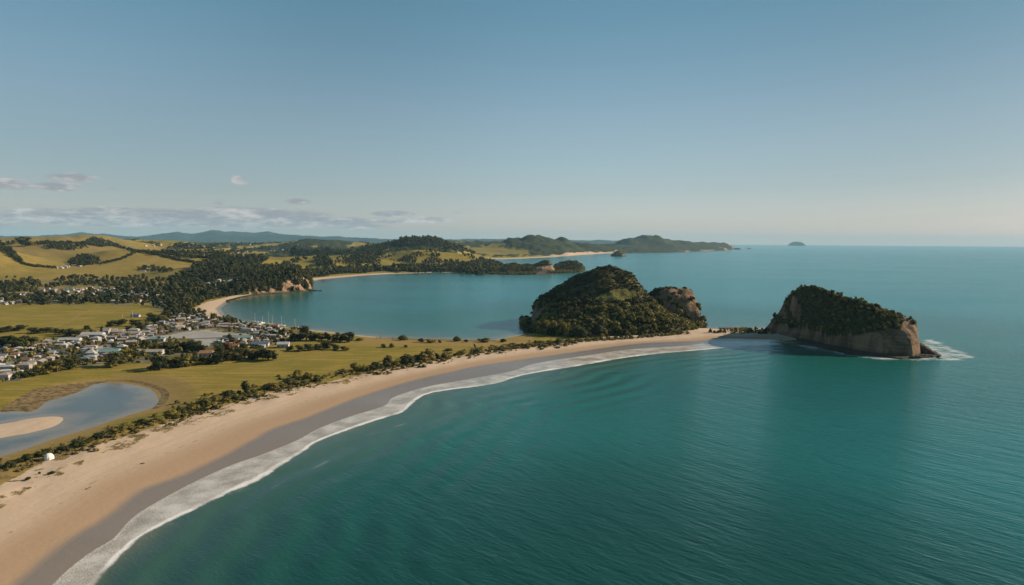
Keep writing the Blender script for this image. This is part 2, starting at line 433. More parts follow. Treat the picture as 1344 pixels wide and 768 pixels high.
#@TERRAIN
# ------------------------------------------------------------------ coast lines traced from the photograph, laid on the ground
NB = [(38, 800), (84, 752), (120, 724), (149, 706), (178, 676), (238, 641), (297, 613), (342, 597), (387, 579), (419, 562), (458, 547), (503, 533), (517, 521),
      (562, 507), (613, 498), (672, 487), (702, 477), (759, 468), (827, 458.5), (900, 453.5), (939, 448), (965, 447.5), (990, 448), (1012, 448.5)]
NBs = P(*smooth(NB, 6).T)
EXT = np.array([(-30, -260), (-62, -60), (-96, 40), (-121, 125)], float)
BACK = [(1060, 450), (1050, 431), (1010, 431.5), (985, 432), (960, 432), (935, 432), (915, 430), (880, 424), (760, 424), (700, 433), (690, 439), (647, 447),
        (600, 446), (543, 444.5), (500, 443), (466, 440), (428, 435.5), (379, 430.5), (333, 425), (310, 420.5), (292, 414), (286.5, 405),
        (298, 396.5), (323, 390), (340, 387), (350, 384), (385, 379), (402, 371), (420, 367), (440, 365), (479, 361.5), (512, 359.6), (572, 357.5),
        (610, 358.5), (648, 359.5), (662, 357), (652, 347), (636, 343.5), (630, 341), (650, 340.3), (680, 339.7), (720, 337.8), (756, 335.2),
        (790, 333), (804, 332.4), (830, 332.2), (886, 331.6), (900, 330.6), (940, 329.2), (957, 328.4)]
BKs = P(*np.array(BACK).T)
FAR = np.array([(3900, 11900), (3400, 13500), (3000, 16000), (3500, 25000), (2000, 39000), (-40000, 39000), (-40000, -260)], float)
COAST = np.vstack([EXT, NBs, BKs, FAR])
FOAM_OUT = P(*smooth([(70, 860), (97, 800), (122, 767), (155, 729), (190, 700), (253, 669), (297, 648), (340, 629), (368, 611), (400, 590), (419, 578),
                      (488, 553), (527, 541), (542, 528), (568, 515), (646, 504), (687, 492), (759, 480), (830, 468), (900, 461), (945, 458), (1010, 459)], 5).T)
WETL = P(*smooth([(-20, 800), (21, 767), (68, 726), (128, 687), (173, 654), (190, 644), (232, 628), (297, 598), (327, 583), (360, 566), (413, 547),
                  (485, 519), (538, 503), (592, 491), (658, 478), (759, 463), (827, 454), (900, 449.5), (945, 445.5), (1000, 446.5)], 5).T)
VEGL = P(*smooth([(-200, 740), (-60, 668), (0, 638), (30, 622), (56, 606), (98, 594), (145, 580), (201, 562), (234, 551), (279, 537), (303, 531), (353, 516), (407, 506),
                  (441, 499), (499, 486), (568, 474), (658, 459), (722, 452), (764, 448), (827, 444.5), (881, 441), (906, 437), (960, 437)], 5).T, z=3.0)
LAG = P(*smooth([(-420, 700), (-200, 650), (0, 600), (70, 577), (117, 563), (164, 547), (202, 535), (208, 522), (196, 510), (159, 503), (126, 504), (104, 514), (80, 522), (59, 528), (42, 540),
                 (0, 541), (-120, 560), (-420, 590)], 5).T, z=.9)
BAR = P(*smooth([(-200, 585), (0, 557), (30, 551), (56, 547.5), (77, 547), (83, 551), (70, 560), (35, 569), (0, 575), (-200, 612)], 5).T, z=.9)
MUD1 = P(*np.array([(-40, 556), (5, 536), (42, 516), (90, 506), (126, 503), (150, 504), (104, 516), (80, 524), (42, 541), (-10, 545)]).T, z=.9)
BANKL = P(*smooth([(70, 512), (118, 503), (150, 500.5), (180, 502), (208, 510), (217, 519), (211, 530), (203, 536)], 5).T, z=1.0)

# ------------------------------------------------------------------ one ground grid (rows by distance, columns by bearing)
pxs = np.concatenate([np.arange(-560, -260, 12.0), np.arange(-260, 1420, 2.1), np.arange(1420, 2200, 12.0)])
TG = (pxs - CX) / FPX
near = 90000.0 / np.arange(980, 180, -1.7)
rows = list(np.geomspace(24, near[0] * .985, 60)) + list(near)
while rows[-1] < 12500: rows.append(rows[-1] * 1.0078)
while rows[-1] < 39500: rows.append(rows[-1] * 1.022)
YG = np.array(rows)
GX = YG[:, None] * TG[None, :]; GY = np.repeat(YG[:, None], len(TG), 1)
X = GX.ravel(); Y = GY.ravel()
SD = sdf(X, Y, COAST)
PXF = CX + FPX * X / Y                                # bearing as a photo column, used to lay out hills

MOUNDS = [  # bearing, depth, photo row of the top, half widths (m), across and along, forest-topped (tree height to leave room for)
    (-90, 1700, 316, 175, 150, 0), (-230, 1900, 308, 260, 220, 0), (60, 2450, 323, 330, 210, 0), (-60, 2700, 320, 300, 220, 0), (183, 2050, 331.5, 165, 170, 0), (262, 2500, 333, 150, 180, 0),
    (125, 3150, 315, 170, 170, 0), (30, 3000, 320, 420, 160, 0), (200, 3500, 322, 300, 260, 0),
    (292, 1680, 344, 120, 130, 0), (335, 1560, 351, 90, 95, 0), (255, 1600, 360, 80, 120, 0),
    (420, 2330, 338, 130, 120, 0), (385, 2450, 337, 110, 150, 0), (468, 2500, 337, 130, 130, 0), (352, 2150, 341, 80, 100, 0),
    (500, 2950, 330, 120, 140, 0), (553, 2750, 327.5, 150, 150, 0), (600, 2800, 333, 130, 160, 0), (640, 2500, 345, 110, 90, 0), (535, 3500, 313, 150, 170, 0), (565, 3600, 316, 170, 190, 0), (470, 3500, 324, 200, 250, 0),
    (600, 3700, 324, 130, 200, 0),
    (430, 5600, 317.5, 420, 420, 0), (385, 6000, 321, 380, 400, 0), (340, 5200, 324.5, 350, 300, 0), (480, 6200, 320, 500, 400, 0), (570, 6200, 319, 500, 400, 0),
    (716, 5700, 308.5, 135, 260, 0), (690, 5500, 316, 240, 300, 0), (640, 6100, 319, 420, 420, 0), (757, 6700, 317, 240, 330, 0), (735, 5500, 322, 250, 280, 0), (600, 5600, 321, 330, 350, 0),
    (825, 8800, 315, 120, 300, 0), (863, 9100, 313.8, 110, 300, 0), (872, 9300, 316, 100, 260, 0), (740, 6000, 313.5, 100, 220, 0), (672, 5700, 316.5, 110, 220, 0), (700, 5600, 313, 90, 200, 0),
    (800, 8200, 321, 330, 380, 0), (845, 9000, 312.5, 300, 420, 0), (889, 9500, 316, 340, 420, 0), (938, 11300, 316.5, 190, 420, 0), (915, 10800, 318.5, 300, 400, 0)]

def land_height(X, Y, SD):
    pxf = CX + FPX * X / np.maximum(Y, 1)
    base = np.where(SD < 0, np.maximum(SD * .05, -4), 3.0 * (1 - np.exp(-np.maximum(SD, 0) / 24.0)))
    dune = np.exp(-((line_dist(X, Y, VEGL) - 4) / 16.0) ** 2) * sstep(900 - Y, 0, 300)
    base = base + np.where(SD > 5, dune * (.6 + .7 * fbm(X, Y, 14, 3, 3)), 0)
    inl = sstep(SD, 60, 500)
    rise = sstep(Y, 1250, 2300) * sstep(420 - pxf, 0, 160) * 24 + sstep(Y, 2500, 6000) * sstep(720 - pxf, 0, 200) * 14
    h = base + inl * rise + inl * sstep(Y, 1100, 1800) * (fbm(X, Y, 420, 4, 5) * 8 + fbm(X, Y, 120, 3, 9) * 4.0)
    hs_ = np.zeros_like(X)
    for (px, yy, py, rx, ry, tr) in MOUNDS:
        c = at(px, py, yy); z = c[2] - 10 - tr
        q = ((X - c[0]) / (rx * 1.35)) ** 2 + ((Y - c[1]) / (ry * 1.35)) ** 2
        hs_ = hs_ + np.maximum(z * np.exp(-q), 0) ** 3
    hs_ = np.cbrt(hs_)
    wr = np.where(Y < 3000, 95.0, np.where(pxf > 805, 45.0, 150.0))
    bw = np.where(Y < 3000, 28.0, np.where(pxf > 805, 8.0, 60.0))
    hs_ = hs_ * sstep(SD - bw * .5, 0, wr) * (1 + np.where(Y > 3300, .42, .20) * fbm(X, Y, np.where(Y > 3300, 300.0, 130.0), 5, 21))
    h = np.maximum(h, 0) + hs_ + np.minimum(h, 0)
    h = np.where(SD > 0, h, np.minimum(base, 0))
    return h

Z = land_height(X, Y, SD)
nearm = (Y < 620) & (PXF < 420)
sdl = np.full(X.shape, -1e3); sdb = np.full(X.shape, -1e3)
sdl[nearm] = sdf(X[nearm], Y[nearm], LAG); sdb[nearm] = sdf(X[nearm], Y[nearm], BAR)
LEVEL = .9
bank = LEVEL + .12 + (Z - LEVEL) * sstep(-sdl, 0, 26)
Z = np.where(sdl > -26, np.where(sdl > 0, LEVEL - np.minimum(sdl * .07, 1.3), np.minimum(Z, bank)), Z)
Z = np.where(sdb > -12, np.maximum(Z, LEVEL + np.clip(sdb * .05, -1.3, .4)), Z)

PX, PY = project(X, Y, Z)
jk = np.where(Y > 2000, 2.6, 1.0); jx = PX + 2.6 * jk * fbm(X, Y, 5 + Y * .012, 4, 31); jy = PY + 1.5 * jk * fbm(X, Y, 5 + Y * .02, 4, 37)
def zone(poly, lo=0, hi=1e9):
    m_ = (Y > lo) & (Y < hi); r = np.zeros(X.shape, bool); r[m_] = inside(jx[m_], jy[m_], poly); return r

KNOB = [(338, 350), (350, 341), (372, 339), (388, 344), (376, 349), (356, 350)]
WOODS = {  # wooded ground, traced (photo pixels)
    'headland': ([(222, 372), (240, 362), (262, 345), (272, 339), (290, 338), (312, 334), (330, 331), (372, 324), (402, 325), (402, 334), (372, 337), (346, 346), (372, 349), (392, 352), (398, 358), (372, 362), (350, 366), (340, 376), (330, 384), (318, 386.5), (298, 388), (274, 394), (256, 401), (242, 410), (228, 400)], 900, 2300),
    'hill': ([(466, 333), (480, 323), (500, 318), (520, 312), (538, 310), (565, 312), (600, 321), (628, 334), (600, 330), (560, 323), (515, 324), (500, 331), (486, 345), (470, 345)], 2300, 4300),
    'shore': ([(505, 352), (530, 351), (560, 350.5), (590, 350), (605, 345), (640, 343), (664, 352), (670, 359), (640, 359.5), (575, 357.5), (530, 357), (505, 355)], 2000, 3400),
    'beachback': ([(402, 354), (430, 353), (480, 350), (505, 350), (505, 355), (440, 360), (405, 365)], 1600, 2700),
    'ridge': ([(372, 330), (378, 321), (402, 322), (412, 330), (470, 331), (500, 320), (500, 330), (470, 336), (405, 334)], 2000, 5000),
    'gully': ([(416, 337), (428, 333), (436, 345), (430, 350), (418, 347)], 2000, 3000)}
forest = np.zeros(X.shape)
for k, (pl, lo, hi) in WOODS.items(): forest[zone(pl, lo, hi)] = 1
farn = fbm(X * 1.0, Y * .30, 150, 4, 51, .6)
fp = (Y > 3300) & (farn > np.where(PXF < 340, .02, -.12)) & (SD > 120); forest[fp] = 1
forest[(Y > 4600) & (PXF > 675)] = 1
for pl in ([(600, 328), (640, 323), (690, 327), (692, 334), (650, 336), (612, 332)], [(640, 332), (690, 330), (700, 336), (640, 337)], [(596, 326), (660, 324), (690, 328), (600, 331)]): forest[zone(pl, 3800, 9000)] = 0
hedges = [[(0, 325), (12, 331), (22, 341), (32, 347), (58, 351), (74, 352)], [(132, 347), (160, 340), (183, 331), (206, 334), (232, 341), (275, 347)], [(140, 321), (165, 327), (183, 331)], [(60, 319), (110, 320), (135, 324)],
          [(200, 331), (240, 336), (275, 339)], [(212, 330), (260, 333), (300, 332)]]
forest[zone(KNOB, 1200, 3000)] = 0
DUNE_GRASS = [[(-20, 672), (0, 652), (28, 640), (55, 626), (58, 632), (30, 650), (0, 672)], [(30, 640), (50, 630), (82, 618), (86, 624), (55, 637), (32, 644)], [(72, 618), (95, 606), (112, 603), (108, 612), (85, 617)], [(126, 598), (150, 584), (172, 572), (200, 561), (225, 556), (246, 558), (225, 566), (190, 578), (160, 590), (135, 598)],
             [(240, 553), (300, 534), (352, 519), (372, 516), (330, 532), (270, 551), (245, 558)], [(340, 521), (430, 500), (440, 502), (380, 518), (345, 525)], [(-10, 640), (60, 607), (100, 596), (200, 563), (235, 552), (230, 546), (150, 566), (60, 592), (0, 612)], [(420, 503), (470, 492), (500, 488), (470, 498), (430, 505)]]
vs = line_side(X, Y, VEGL)                            # positive on the seaward side of the vegetation line
nearcoast = (Y < 1000) & (PXF > -600)
dn = line_dist(X, Y, np.vstack([EXT, NBs]))
sand = np.where(nearcoast & (dn < 150), sstep(vs, -3, 3), 0)
bayd = line_dist(X, Y, BKs[13:34]); bay2 = line_dist(X, Y, BKs[37:46])
bw = np.where(PXF < 335, 26, np.where(PXF < 402, 4, 30)) * np.where((PXF > 300) & (Y < 900), .3, 1) * np.where(PXF > 515, .4, 1)
sand = np.maximum(sand, 1 - sstep(bayd, bw * .75, bw)); sand = np.maximum(sand, (1 - sstep(bay2, 55, 80)) * (Y > 3500) * (PXF < 810))
harb = zone([(254, 405), (263, 399), (288, 392), (318, 388.5), (325, 391), (300, 397), (287, 405), (293, 414), (322, 425), (302, 424), (276, 416), (260, 411)], 600, 1400); sand[harb] = np.maximum(sand[harb], .9)
sand = np.maximum(sand, sstep(sdb, -7, 0))
tz = np.zeros(X.shape, bool)
tj = (Y > 200) & (Y < 700); tjx = PX[tj] + 9 * fbm(X[tj], Y[tj], 9, 4, 131); tjy = PY[tj] + 6 * fbm(X[tj], Y[tj], 9, 4, 137)
for pl in DUNE_GRASS: tz[tj] |= inside(tjx, tjy, pl)
sand = np.where(tz, sand * (.66 - .95 * fbm(X, Y, 5, 4, 97)).clip(0, 1), sand)
sand = np.where((Y < 950) & (SD > -30), np.maximum(sand, .95 * sstep(PXF + 25 * fbm(X, Y, 12, 3, 95), 735, 830)), sand)
ws = line_side(X, Y, WETL); wet = np.where(nearcoast & (dn < 140), ws, -20) ; wet = np.where((sdl > -5) & (sdl < 40), np.maximum(wet, np.minimum(sdl, -sdb - 2)), wet)
wet = np.maximum(wet, np.where(bayd < 10, 3 - bayd * .8, -20))
wdist = line_dist(X, Y, WETL); vdist = line_dist(X, Y, VEGL)
low = np.where(ws < 0, vdist / (vdist + wdist + .1), 1.0); low = np.where(nearcoast, sstep(low, .25, 1.0), 0)
mud = np.zeros(X.shape); mm = (sdl > -60) & nearm
mud[mm] = np.where(inside(X[mm], Y[mm], MUD1), .75, 0); mud[mm] = np.maximum(mud[mm], .80 * (1 - sstep(line_dist(X[mm], Y[mm], BANKL), 1.0, 4.5)))
dry = np.zeros(X.shape)
dry[mm] = .9 * sstep(fbm(X[mm], Y[mm], 30, 3, 71) + 1.0 - np.maximum(-sdl[mm], 0) / 22, 0, .8)
dry = np.maximum(dry, .7 * np.exp(-(vs / 22.0) ** 2) * nearcoast * sstep(fbm(X, Y, 25, 3, 77), -.3, .4))
dry[tz] = 1.0
dry = np.maximum(dry, np.where((Y > 1350) & (Y < 3300) & (PXF < 330), .45 + .3 * fbm(X, Y, 160, 3, 81), 0)); dry = np.maximum(dry, np.where((SD > 0) & (SD < 60) & (PXF > 470) & (PXF < 700) & (Y < 900), .8, 0))
for tr_ in ([(72, 429), (95, 420), (108, 411), (128, 404)], [(380, 447), (450, 448), (540, 451), (640, 452), (690, 451)], [(215, 500), (300, 487), (380, 472), (450, 458)]):
    tp = P(*smooth(tr_, 6).T, z=3.0); k_ = (Y > 380) & (Y < 1200) & (PXF < 760) & (SD > 5); dry[k_] = np.maximum(dry[k_], .9 * (1 - sstep(line_dist(X[k_], Y[k_], tp), .8, 2.6)))
TOWN_POLY = [(-60, 512), (-60, 455), (20, 452), (60, 446), (120, 437), (170, 432), (205, 424), (225, 412), (250, 408), (290, 414), (335, 427), (395, 434), (400, 446), (350, 455), (345, 462), (300, 470), (200, 476), (140, 478), (95, 482), (0, 503)]
town = zone(TOWN_POLY, 450, 1100).astype(float)
town = np.maximum(town, .6 * (zone([(-60, 372), (60, 368), (230, 372), (240, 400), (220, 412), (170, 402), (0, 400), (-60, 402)], 900, 1700) & (fbm(X, Y, 30, 3, 91) > 0)))
pave = zone([(196, 444), (235, 437), (271, 432), (278, 435), (320, 438), (326, 440), (296, 442), (280, 449), (270, 457), (262, 453), (253, 444), (225, 444)], 500, 1100).astype(float)
tm = (Y > 400) & (Y < 1100) & (town > .3)
rock = ((Y > 1000) & (SD < 140)).astype(float)
rock[(Y > 7000) & (SD < 95) & (SD > -20) & (PXF > 830) & (fbm(X, Y, 240, 4, 141) > .12)] = 2.0
# canopy relief on far woods
cano = forest * (Y > 3300) * (fbm(X, Y, 55, 4, 61, .6) * 16 + 6)
Z = Z + np.where(SD > 30, cano, 0)

nr, nc = GX.shape
idx = np.arange(nr * nc).reshape(nr, nc)
FACES = np.stack([idx[:-1, :-1], idx[:-1, 1:], idx[1:, 1:], idx[1:, :-1]], -1).reshape(-1, 4)
V = np.stack([X, Y, Z], -1)
fsd = SD[FACES]; fmax = fsd.max(1); fmin = fsd.min(1)
LA = dict(sand=sand, wet=wet, low=low, forest=forest, dry=dry, town=town, pave=pave, mud=mud, rock=rock)
fs = sand[FACES].mean(1); landf = fmax > -45
is_beach = landf & ((fs > .5) | ((fmax < 0) & (fs > .1)))
is_bar = is_beach & (sdb[FACES].max(1) > -8)
is_pave = landf & (pave[FACES].mean(1) > .5)
is_hills = landf & ~is_beach & ~is_pave & (Y[FACES[:, 0]] > 1350)
ground = tag(sub_mesh("ground", V, FACES, landf & ~is_beach & ~is_pave & ~is_hills, M_LAND, LA), "flat grassy spit and town land behind the front beach", kind='structure')
hills = tag(sub_mesh("hills", V, FACES, is_hills, M_LAND, LA), "dry grassy and wooded hills rising behind the town", kind='structure')
beach = tag(sub_mesh("beach", V, FACES, is_beach & ~is_bar, M_LAND, LA), "pale curved sand beach with a dark wet margin", kind='structure')
bar = tag(sub_mesh("sandbar", V, FACES, is_bar, M_LAND, LA), "tongue of bare sand lying in the lagoon", kind='structure')
if is_pave.any(): tag(sub_mesh("car_park", V, FACES, is_pave, M_LAND, LA), "broad pale paved yard in the middle of the town", kind='structure')

# sea sheet at z = 0 (reaches under the beach a little)
seaf = fmin < 6.0
d_in = -SD
do = line_side(X, Y, FOAM_OUT)                        # positive seaward of the breaker line
ft = np.where(do < 0, np.clip(d_in, 0, None) / (np.clip(d_in, 0, None) - do + .01), 1 + do / 14.0)
ft = np.where((Y < 1000) & (PXF < 1030) & (np.abs(dn - np.abs(SD)) < 3) & (dn < 160), ft, 9.0)
ft = np.where((PXF > 930) & (PXF <= 1030), ft + (PXF - 930) / 130.0, ft)
RFP = P(*np.array([(1205, 446), (1228, 444), (1252, 455), (1288, 469), (1262, 475), (1205, 474), (1160, 474), (1118, 469), (1060, 459), (1030, 452), (1075, 452), (1120, 460), (1190, 462)]).T)
rm_ = (Y < 900) & (PXF > 960)
rfo = np.full(X.shape, -1.0); rfo[rm_] = np.clip(.30 + sdf(X[rm_], Y[rm_], RFP) / 34.0, -1, .56)
SV = np.stack([X, Y, np.zeros_like(X)], -1)
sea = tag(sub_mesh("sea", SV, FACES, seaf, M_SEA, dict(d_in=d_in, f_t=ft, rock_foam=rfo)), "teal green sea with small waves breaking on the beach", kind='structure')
lagf = (sdl[FACES].max(1) > -4)
LV = np.stack([X, Y, np.full_like(X, LEVEL)], -1)
dl = np.minimum(sdl, np.where(sdb > -200, -sdb, 200))
lag = tag(sub_mesh("lagoon", LV, FACES, lagf, M_LAG, dict(d_l=dl)), "shallow grey blue lagoon on the grassy spit", kind='structure')

ZG = Z.reshape(nr, nc)
def ground_z(x, y):
    x = np.asarray(x, float); y = np.asarray(y, float)
    t = x / np.maximum(y, 1); fc = np.clip(np.interp(t, TG, np.arange(nc)), 0, nc - 1.001); fr = np.clip(np.interp(y, YG, np.arange(nr)), 0, nr - 1.001)
    c0 = fc.astype(int); r0 = fr.astype(int); a = fc - c0; b = fr - r0
    return (ZG[r0, c0] * (1 - a) + ZG[r0, c0 + 1] * a) * (1 - b) + (ZG[r0 + 1, c0] * (1 - a) + ZG[r0 + 1, c0 + 1] * a) * b
_st = np.concatenate([np.arange(150, 900, 3.0), 900 * 1.0035 ** np.arange(1, 700)])
def drop(px, py):
    """photo pixels -> first point of the ground they meet, (n,3)"""
    r = ray(np.atleast_1d(px), np.atleast_1d(py)); t = _st[None, :] / r[:, 1:2]
    x = r[:, :1] * t; z = HC + r[:, 2:] * t; y = np.repeat(_st[None, :], len(r), 0)
    hit = z <= ground_z(x, y)
    k = np.where(hit.any(1), hit.argmax(1), len(_st) - 1); i = np.arange(len(r))
    k0 = np.maximum(k - 1, 0); g0 = z[i, k0] - ground_z(x[i, k0], y[i, k0]); g1 = z[i, k] - ground_z(x[i, k], y[i, k])
    f = np.clip(g0 / np.where(np.abs(g0 - g1) < 1e-6, 1, g0 - g1), 0, 1); xx = x[i, k0] + (x[i, k] - x[i, k0]) * f; yy = y[i, k0] + (y[i, k] - y[i, k0]) * f
    return np.stack([xx, yy, ground_z(xx, yy)], -1)
#@ISLANDS
# ------------------------------------------------------------------ islands, headlands, islets: local fine height grids
HARD = []
def island(name, foot, ridges, res, mat, label, cat, edge=2.2, depth=3.0, veg=None, grass=None, zbase=0.0, rough=2.5, kind=None, under=-3.0, seed=0):
    """foot: world polygon; ridges: list of (ridge points (x,y,z), front reach, back reach, profile)"""
    foot = np.asarray(foot); lo = foot.min(0) - 6; hi = foot.max(0) + 6
    xs = np.arange(lo[0], hi[0], res); ys = np.arange(lo[1], hi[1], res)
    gx, gy = np.meshgrid(xs, ys); x = gx.ravel(); y = gy.ravel()
    wob = rough * .9 * fbm(x, y, 9 + res * 6, 3, seed + 3)
    s = sdf(x, y, foot) + wob
    h = np.full(x.shape, -5.0)
    for (rp, front, back, prof, ends) in ridges:
        rp = np.asarray(rp); zr = np.interp(x, rp[:, 0], rp[:, 2]); yr = np.interp(x, rp[:, 0], rp[:, 1])
        wx = sstep(x, rp[0, 0] - ends, rp[0, 0]) * (1 - sstep(x, rp[-1, 0], rp[-1, 0] + ends))
        dyv = y - yr
        fr = np.where(dyv < 0, 1 + dyv / front, 1 - dyv / back)
        g = np.interp(fr, [q[0] for q in prof], [q[1] for q in prof]) if True else fr
        gb = np.interp(fr, [-.5, 0, .35, .7, 1], [-.2, 0, .55, .86, 1])
        g = np.where(dyv < 0, g, gb)
        hh = zbase + (zr - zbase) * g * wx
        h = np.maximum(h, np.where(wx > 0, hh, -5))
    h = h + rough * fbm(x, y, 26 + res * 4, 4, seed) * sstep(h, 1, 12) + rough * .5 * fbm(x, y, 7 + res * 2, 3, seed + 9)
    # cliff foot: nothing rises faster than the edge slope, with gullies
    es = edge * (1 + .35 * fbm(x, y, 16 + res * 3, 3, seed + 5))
    cl = np.where(s > 0, s * es + 1.2, s * .6)
    k = 2.5
    z = -np.log(np.exp(-np.clip(h, -60, 250) / k) + np.exp(-np.clip(cl, -60, 250) / k)) * k
    z = np.where(s > 0, np.maximum(z, np.minimum(1.0, s)), np.maximum(z, under))
    nr_, nc_ = gx.shape
    zz = z.reshape(nr_, nc_)
    gzy, gzx = np.gradient(zz, res); nz = 1 / np.sqrt(1 + gzx ** 2 + gzy ** 2); nz = nz.ravel()
    vg = sstep(nz + .14 * fbm(x, y, 12, 3, seed + 7), .50, .66) if veg is None else veg(x, y, z, nz, s)
    gr = np.zeros(x.shape) if grass is None else grass(x, y, z, nz, s)
    ii = np.arange(nr_ * nc_).reshape(nr_, nc_)
    fc = np.stack([ii[:-1, :-1], ii[:-1, 1:], ii[1:, 1:], ii[1:, :-1]], -1).reshape(-1, 4)
    keep = z[fc].max(1) > under + .05
    o = sub_mesh(name, np.stack([x, y, z], -1), fc, keep, mat, dict(veg=vg * (1 - gr), grass=gr))
    tag(o, label, cat, kind=kind)
    def sample(qx, qy, arr=zz):
        fx = np.clip((qx - xs[0]) / res, 0, nc_ - 1.001); fy = np.clip((qy - ys[0]) / res, 0, nr_ - 1.001)
        a = fx.astype(int); b = fy.astype(int); u_ = fx - a; v_ = fy - b
        return (arr[b, a] * (1 - u_) + arr[b, a + 1] * u_) * (1 - v_) + (arr[b + 1, a] * (1 - u_) + arr[b + 1, a + 1] * u_) * v_
    vgrid = (vg * (1 - gr)).reshape(nr_, nc_); 
    return dict(o=o, z=sample, veg=lambda a, b: sample(a, b, vgrid), foot=foot, lo=lo, hi=hi)

def ridge(pts, Y0, Y1=None, lift=0.0):
    """(photo column, photo row) silhouette at depth Y0 (to Y1 across) -> world points"""
    n = len(pts); return [at(px, py + 0, Y0 if Y1 is None else Y0 + (Y1 - Y0) * i / (n - 1)) - np.array([0, 0, lift]) for i, (px, py) in enumerate(pts)]

# big bush-clad island at the end of the spit
foot = np.vstack([P(*np.array([(683, 428), (690, 437), (720, 443), (764, 447), (827, 444), (881, 441), (906, 437), (918, 433), (927, 430), (921, 421)]).T),
                  [(226, 930), (180, 945), (90, 935), (40, 900), (12, 850)]])
def lgrass(x, y, z, nz, s):
    px, py = project(x, y, z); px = px + 3 * fbm(x, y, 9, 3, 5); py = py + 2 * fbm(x, y, 9, 3, 6)
    up = ((z > 33) & (px < 845) & (fbm(x, y + z, 20, 4, 61) > .04)).astype(float) * .5
    return np.maximum(up, inside(px, py, [(781, 394), (790, 386), (808, 379), (822, 378), (834, 384), (838, 391), (815, 395)]) & (y < 838))
main_prof = [(-.4, -.1), (0, 0), (.28, .20), (.55, .40), (.72, .62), (.9, .9), (1, 1)]
def lveg(x, y, z, nz, s):
    vg = sstep(nz + .14 * fbm(x, y, 12, 3, 7), .40, .56)
    px, py = project(x, y, z); px = px + 3 * fbm(x, y, 8, 3, 15); py = py + 4 * fbm(x, y, 8, 3, 16)
    lobe = inside(px, py, [(858, 390), (870, 381), (890, 379), (906, 381), (916, 389), (922, 404), (924, 424), (912, 427), (902, 416), (893, 409), (880, 411), (864, 405)])
    left = inside(px, py, [(698, 410), (708, 396), (722, 392), (716, 408), (704, 424), (690, 438), (680, 430)]) & (fbm(x, y, 14, 3, 18) > -.1)
    lobe = lobe & (fbm(x + z, y + z, 9, 3, 19) < .34)
    return np.maximum(vg, .9) * (1 - lobe) * (1 - left)
ISL = island("bush_island", foot, [
    (ridge([(694, 424), (701, 404), (706, 395), (722, 379), (743, 365), (764, 354), (785, 346), (796, 345), (818, 351), (831, 357), (839, 368), (848, 379), (857, 390)], 850, 845, 3), 175, 75, main_prof, 14),
    (ridge([(854, 387), (860, 377), (868, 374), (881, 373), (899, 375.5), (910, 381), (916, 391)], 846, 850, 2), 26, 70, [(-.4, -.1), (0, .05), (.12, .35), (.45, .72), (.75, .94), (1, 1)], 9),
    (ridge([(690, 432), (720, 414), (764, 404), (800, 400), (850, 402), (885, 414), (905, 424)], 770, 790, 3), 95, 60, [(-.4, -.1), (0, 0), (.25, .3), (.6, .7), (1, 1)], 10)],
    1.7, M_ROCK, "rounded bush covered island hill joined to the sand spit", "island", edge=2.4, grass=lgrass, veg=lveg, rough=4.5, seed=100)

# cliffed rock at the right
foot = np.vstack([P(*np.array([(1003, 444), (1033, 447), (1078, 457.5), (1118, 466), (1163, 470), (1186, 471.5), (1198, 469.5), (1205, 466), (1209, 458)]).T),
                  [(392, 690), (366, 728), (310, 768), (268, 800), (240, 800)]])
def rveg(x, y, z, nz, s):
    px, py = project(x, y, z); px = px + 5 * fbm(x + .5 * z, z, 12, 3, 14)
    low_ = 9 + 9 * sstep(px, 1085, 1175) + 7 * fbm(x, y + z, 16, 3, 4) + 4 * fbm(x, y, 5, 2, 6)
    v_ = sstep(z - low_, 0, 5) * (1 - sstep(px, 1183, 1190) * sstep(22 + (1205 - px) * .7 - z, -2, 3))
    return v_ * (1 - sstep(px, 1040, 1026) * sstep(fbm(x, z * 2, 14, 3, 12), -.05, .25)) * sstep(nz + .12 * fbm(x, y, 10, 3, 17), .05, .16)
rk = [(1006, 431, 772), (1016, 418, 765), (1027, 407, 758), (1034, 393, 750), (1040, 380, 742), (1050, 374, 730), (1062, 372, 715), (1084, 376, 692), (1118, 389, 664), (1140, 397, 655), (1171, 410, 648), (1190, 416, 646), (1198, 420, 646), (1222, 424, 646)]
RCK = island("sea_stack", foot, [([at(a, b, c) - np.array([0, 0, 2.5]) for a, b, c in rk], 46, 48, [(-.5, -.25), (-.08, 0), (.05, .24), (.2, .40), (.55, .74), (.82, .95), (1, 1)], 4.5)],
    1.2, M_ROCK, "steep cliffed sea rock with scrub on top", "rock", edge=5.0, veg=rveg, rough=3.4, seed=200)
foot = P(*np.array([(1196, 470.8), (1210, 471), (1224, 469.8), (1234, 467), (1226, 461), (1214, 452), (1206, 449)]).T)
island("rock_shelf", foot, [(ridge([(1200, 440), (1207, 446), (1213, 451), (1222, 460), (1231, 466)], 636, 622), 24, 24, [(-.4, -.3), (0, 0), (1, 1)], 4)],
    1.0, M_ROCKD, "dark rubble shelf at the seaward foot of the cliffed rock", "rock", edge=2.0, veg=lambda x, y, z, nz, s: x * 0, rough=3.0, seed=230)

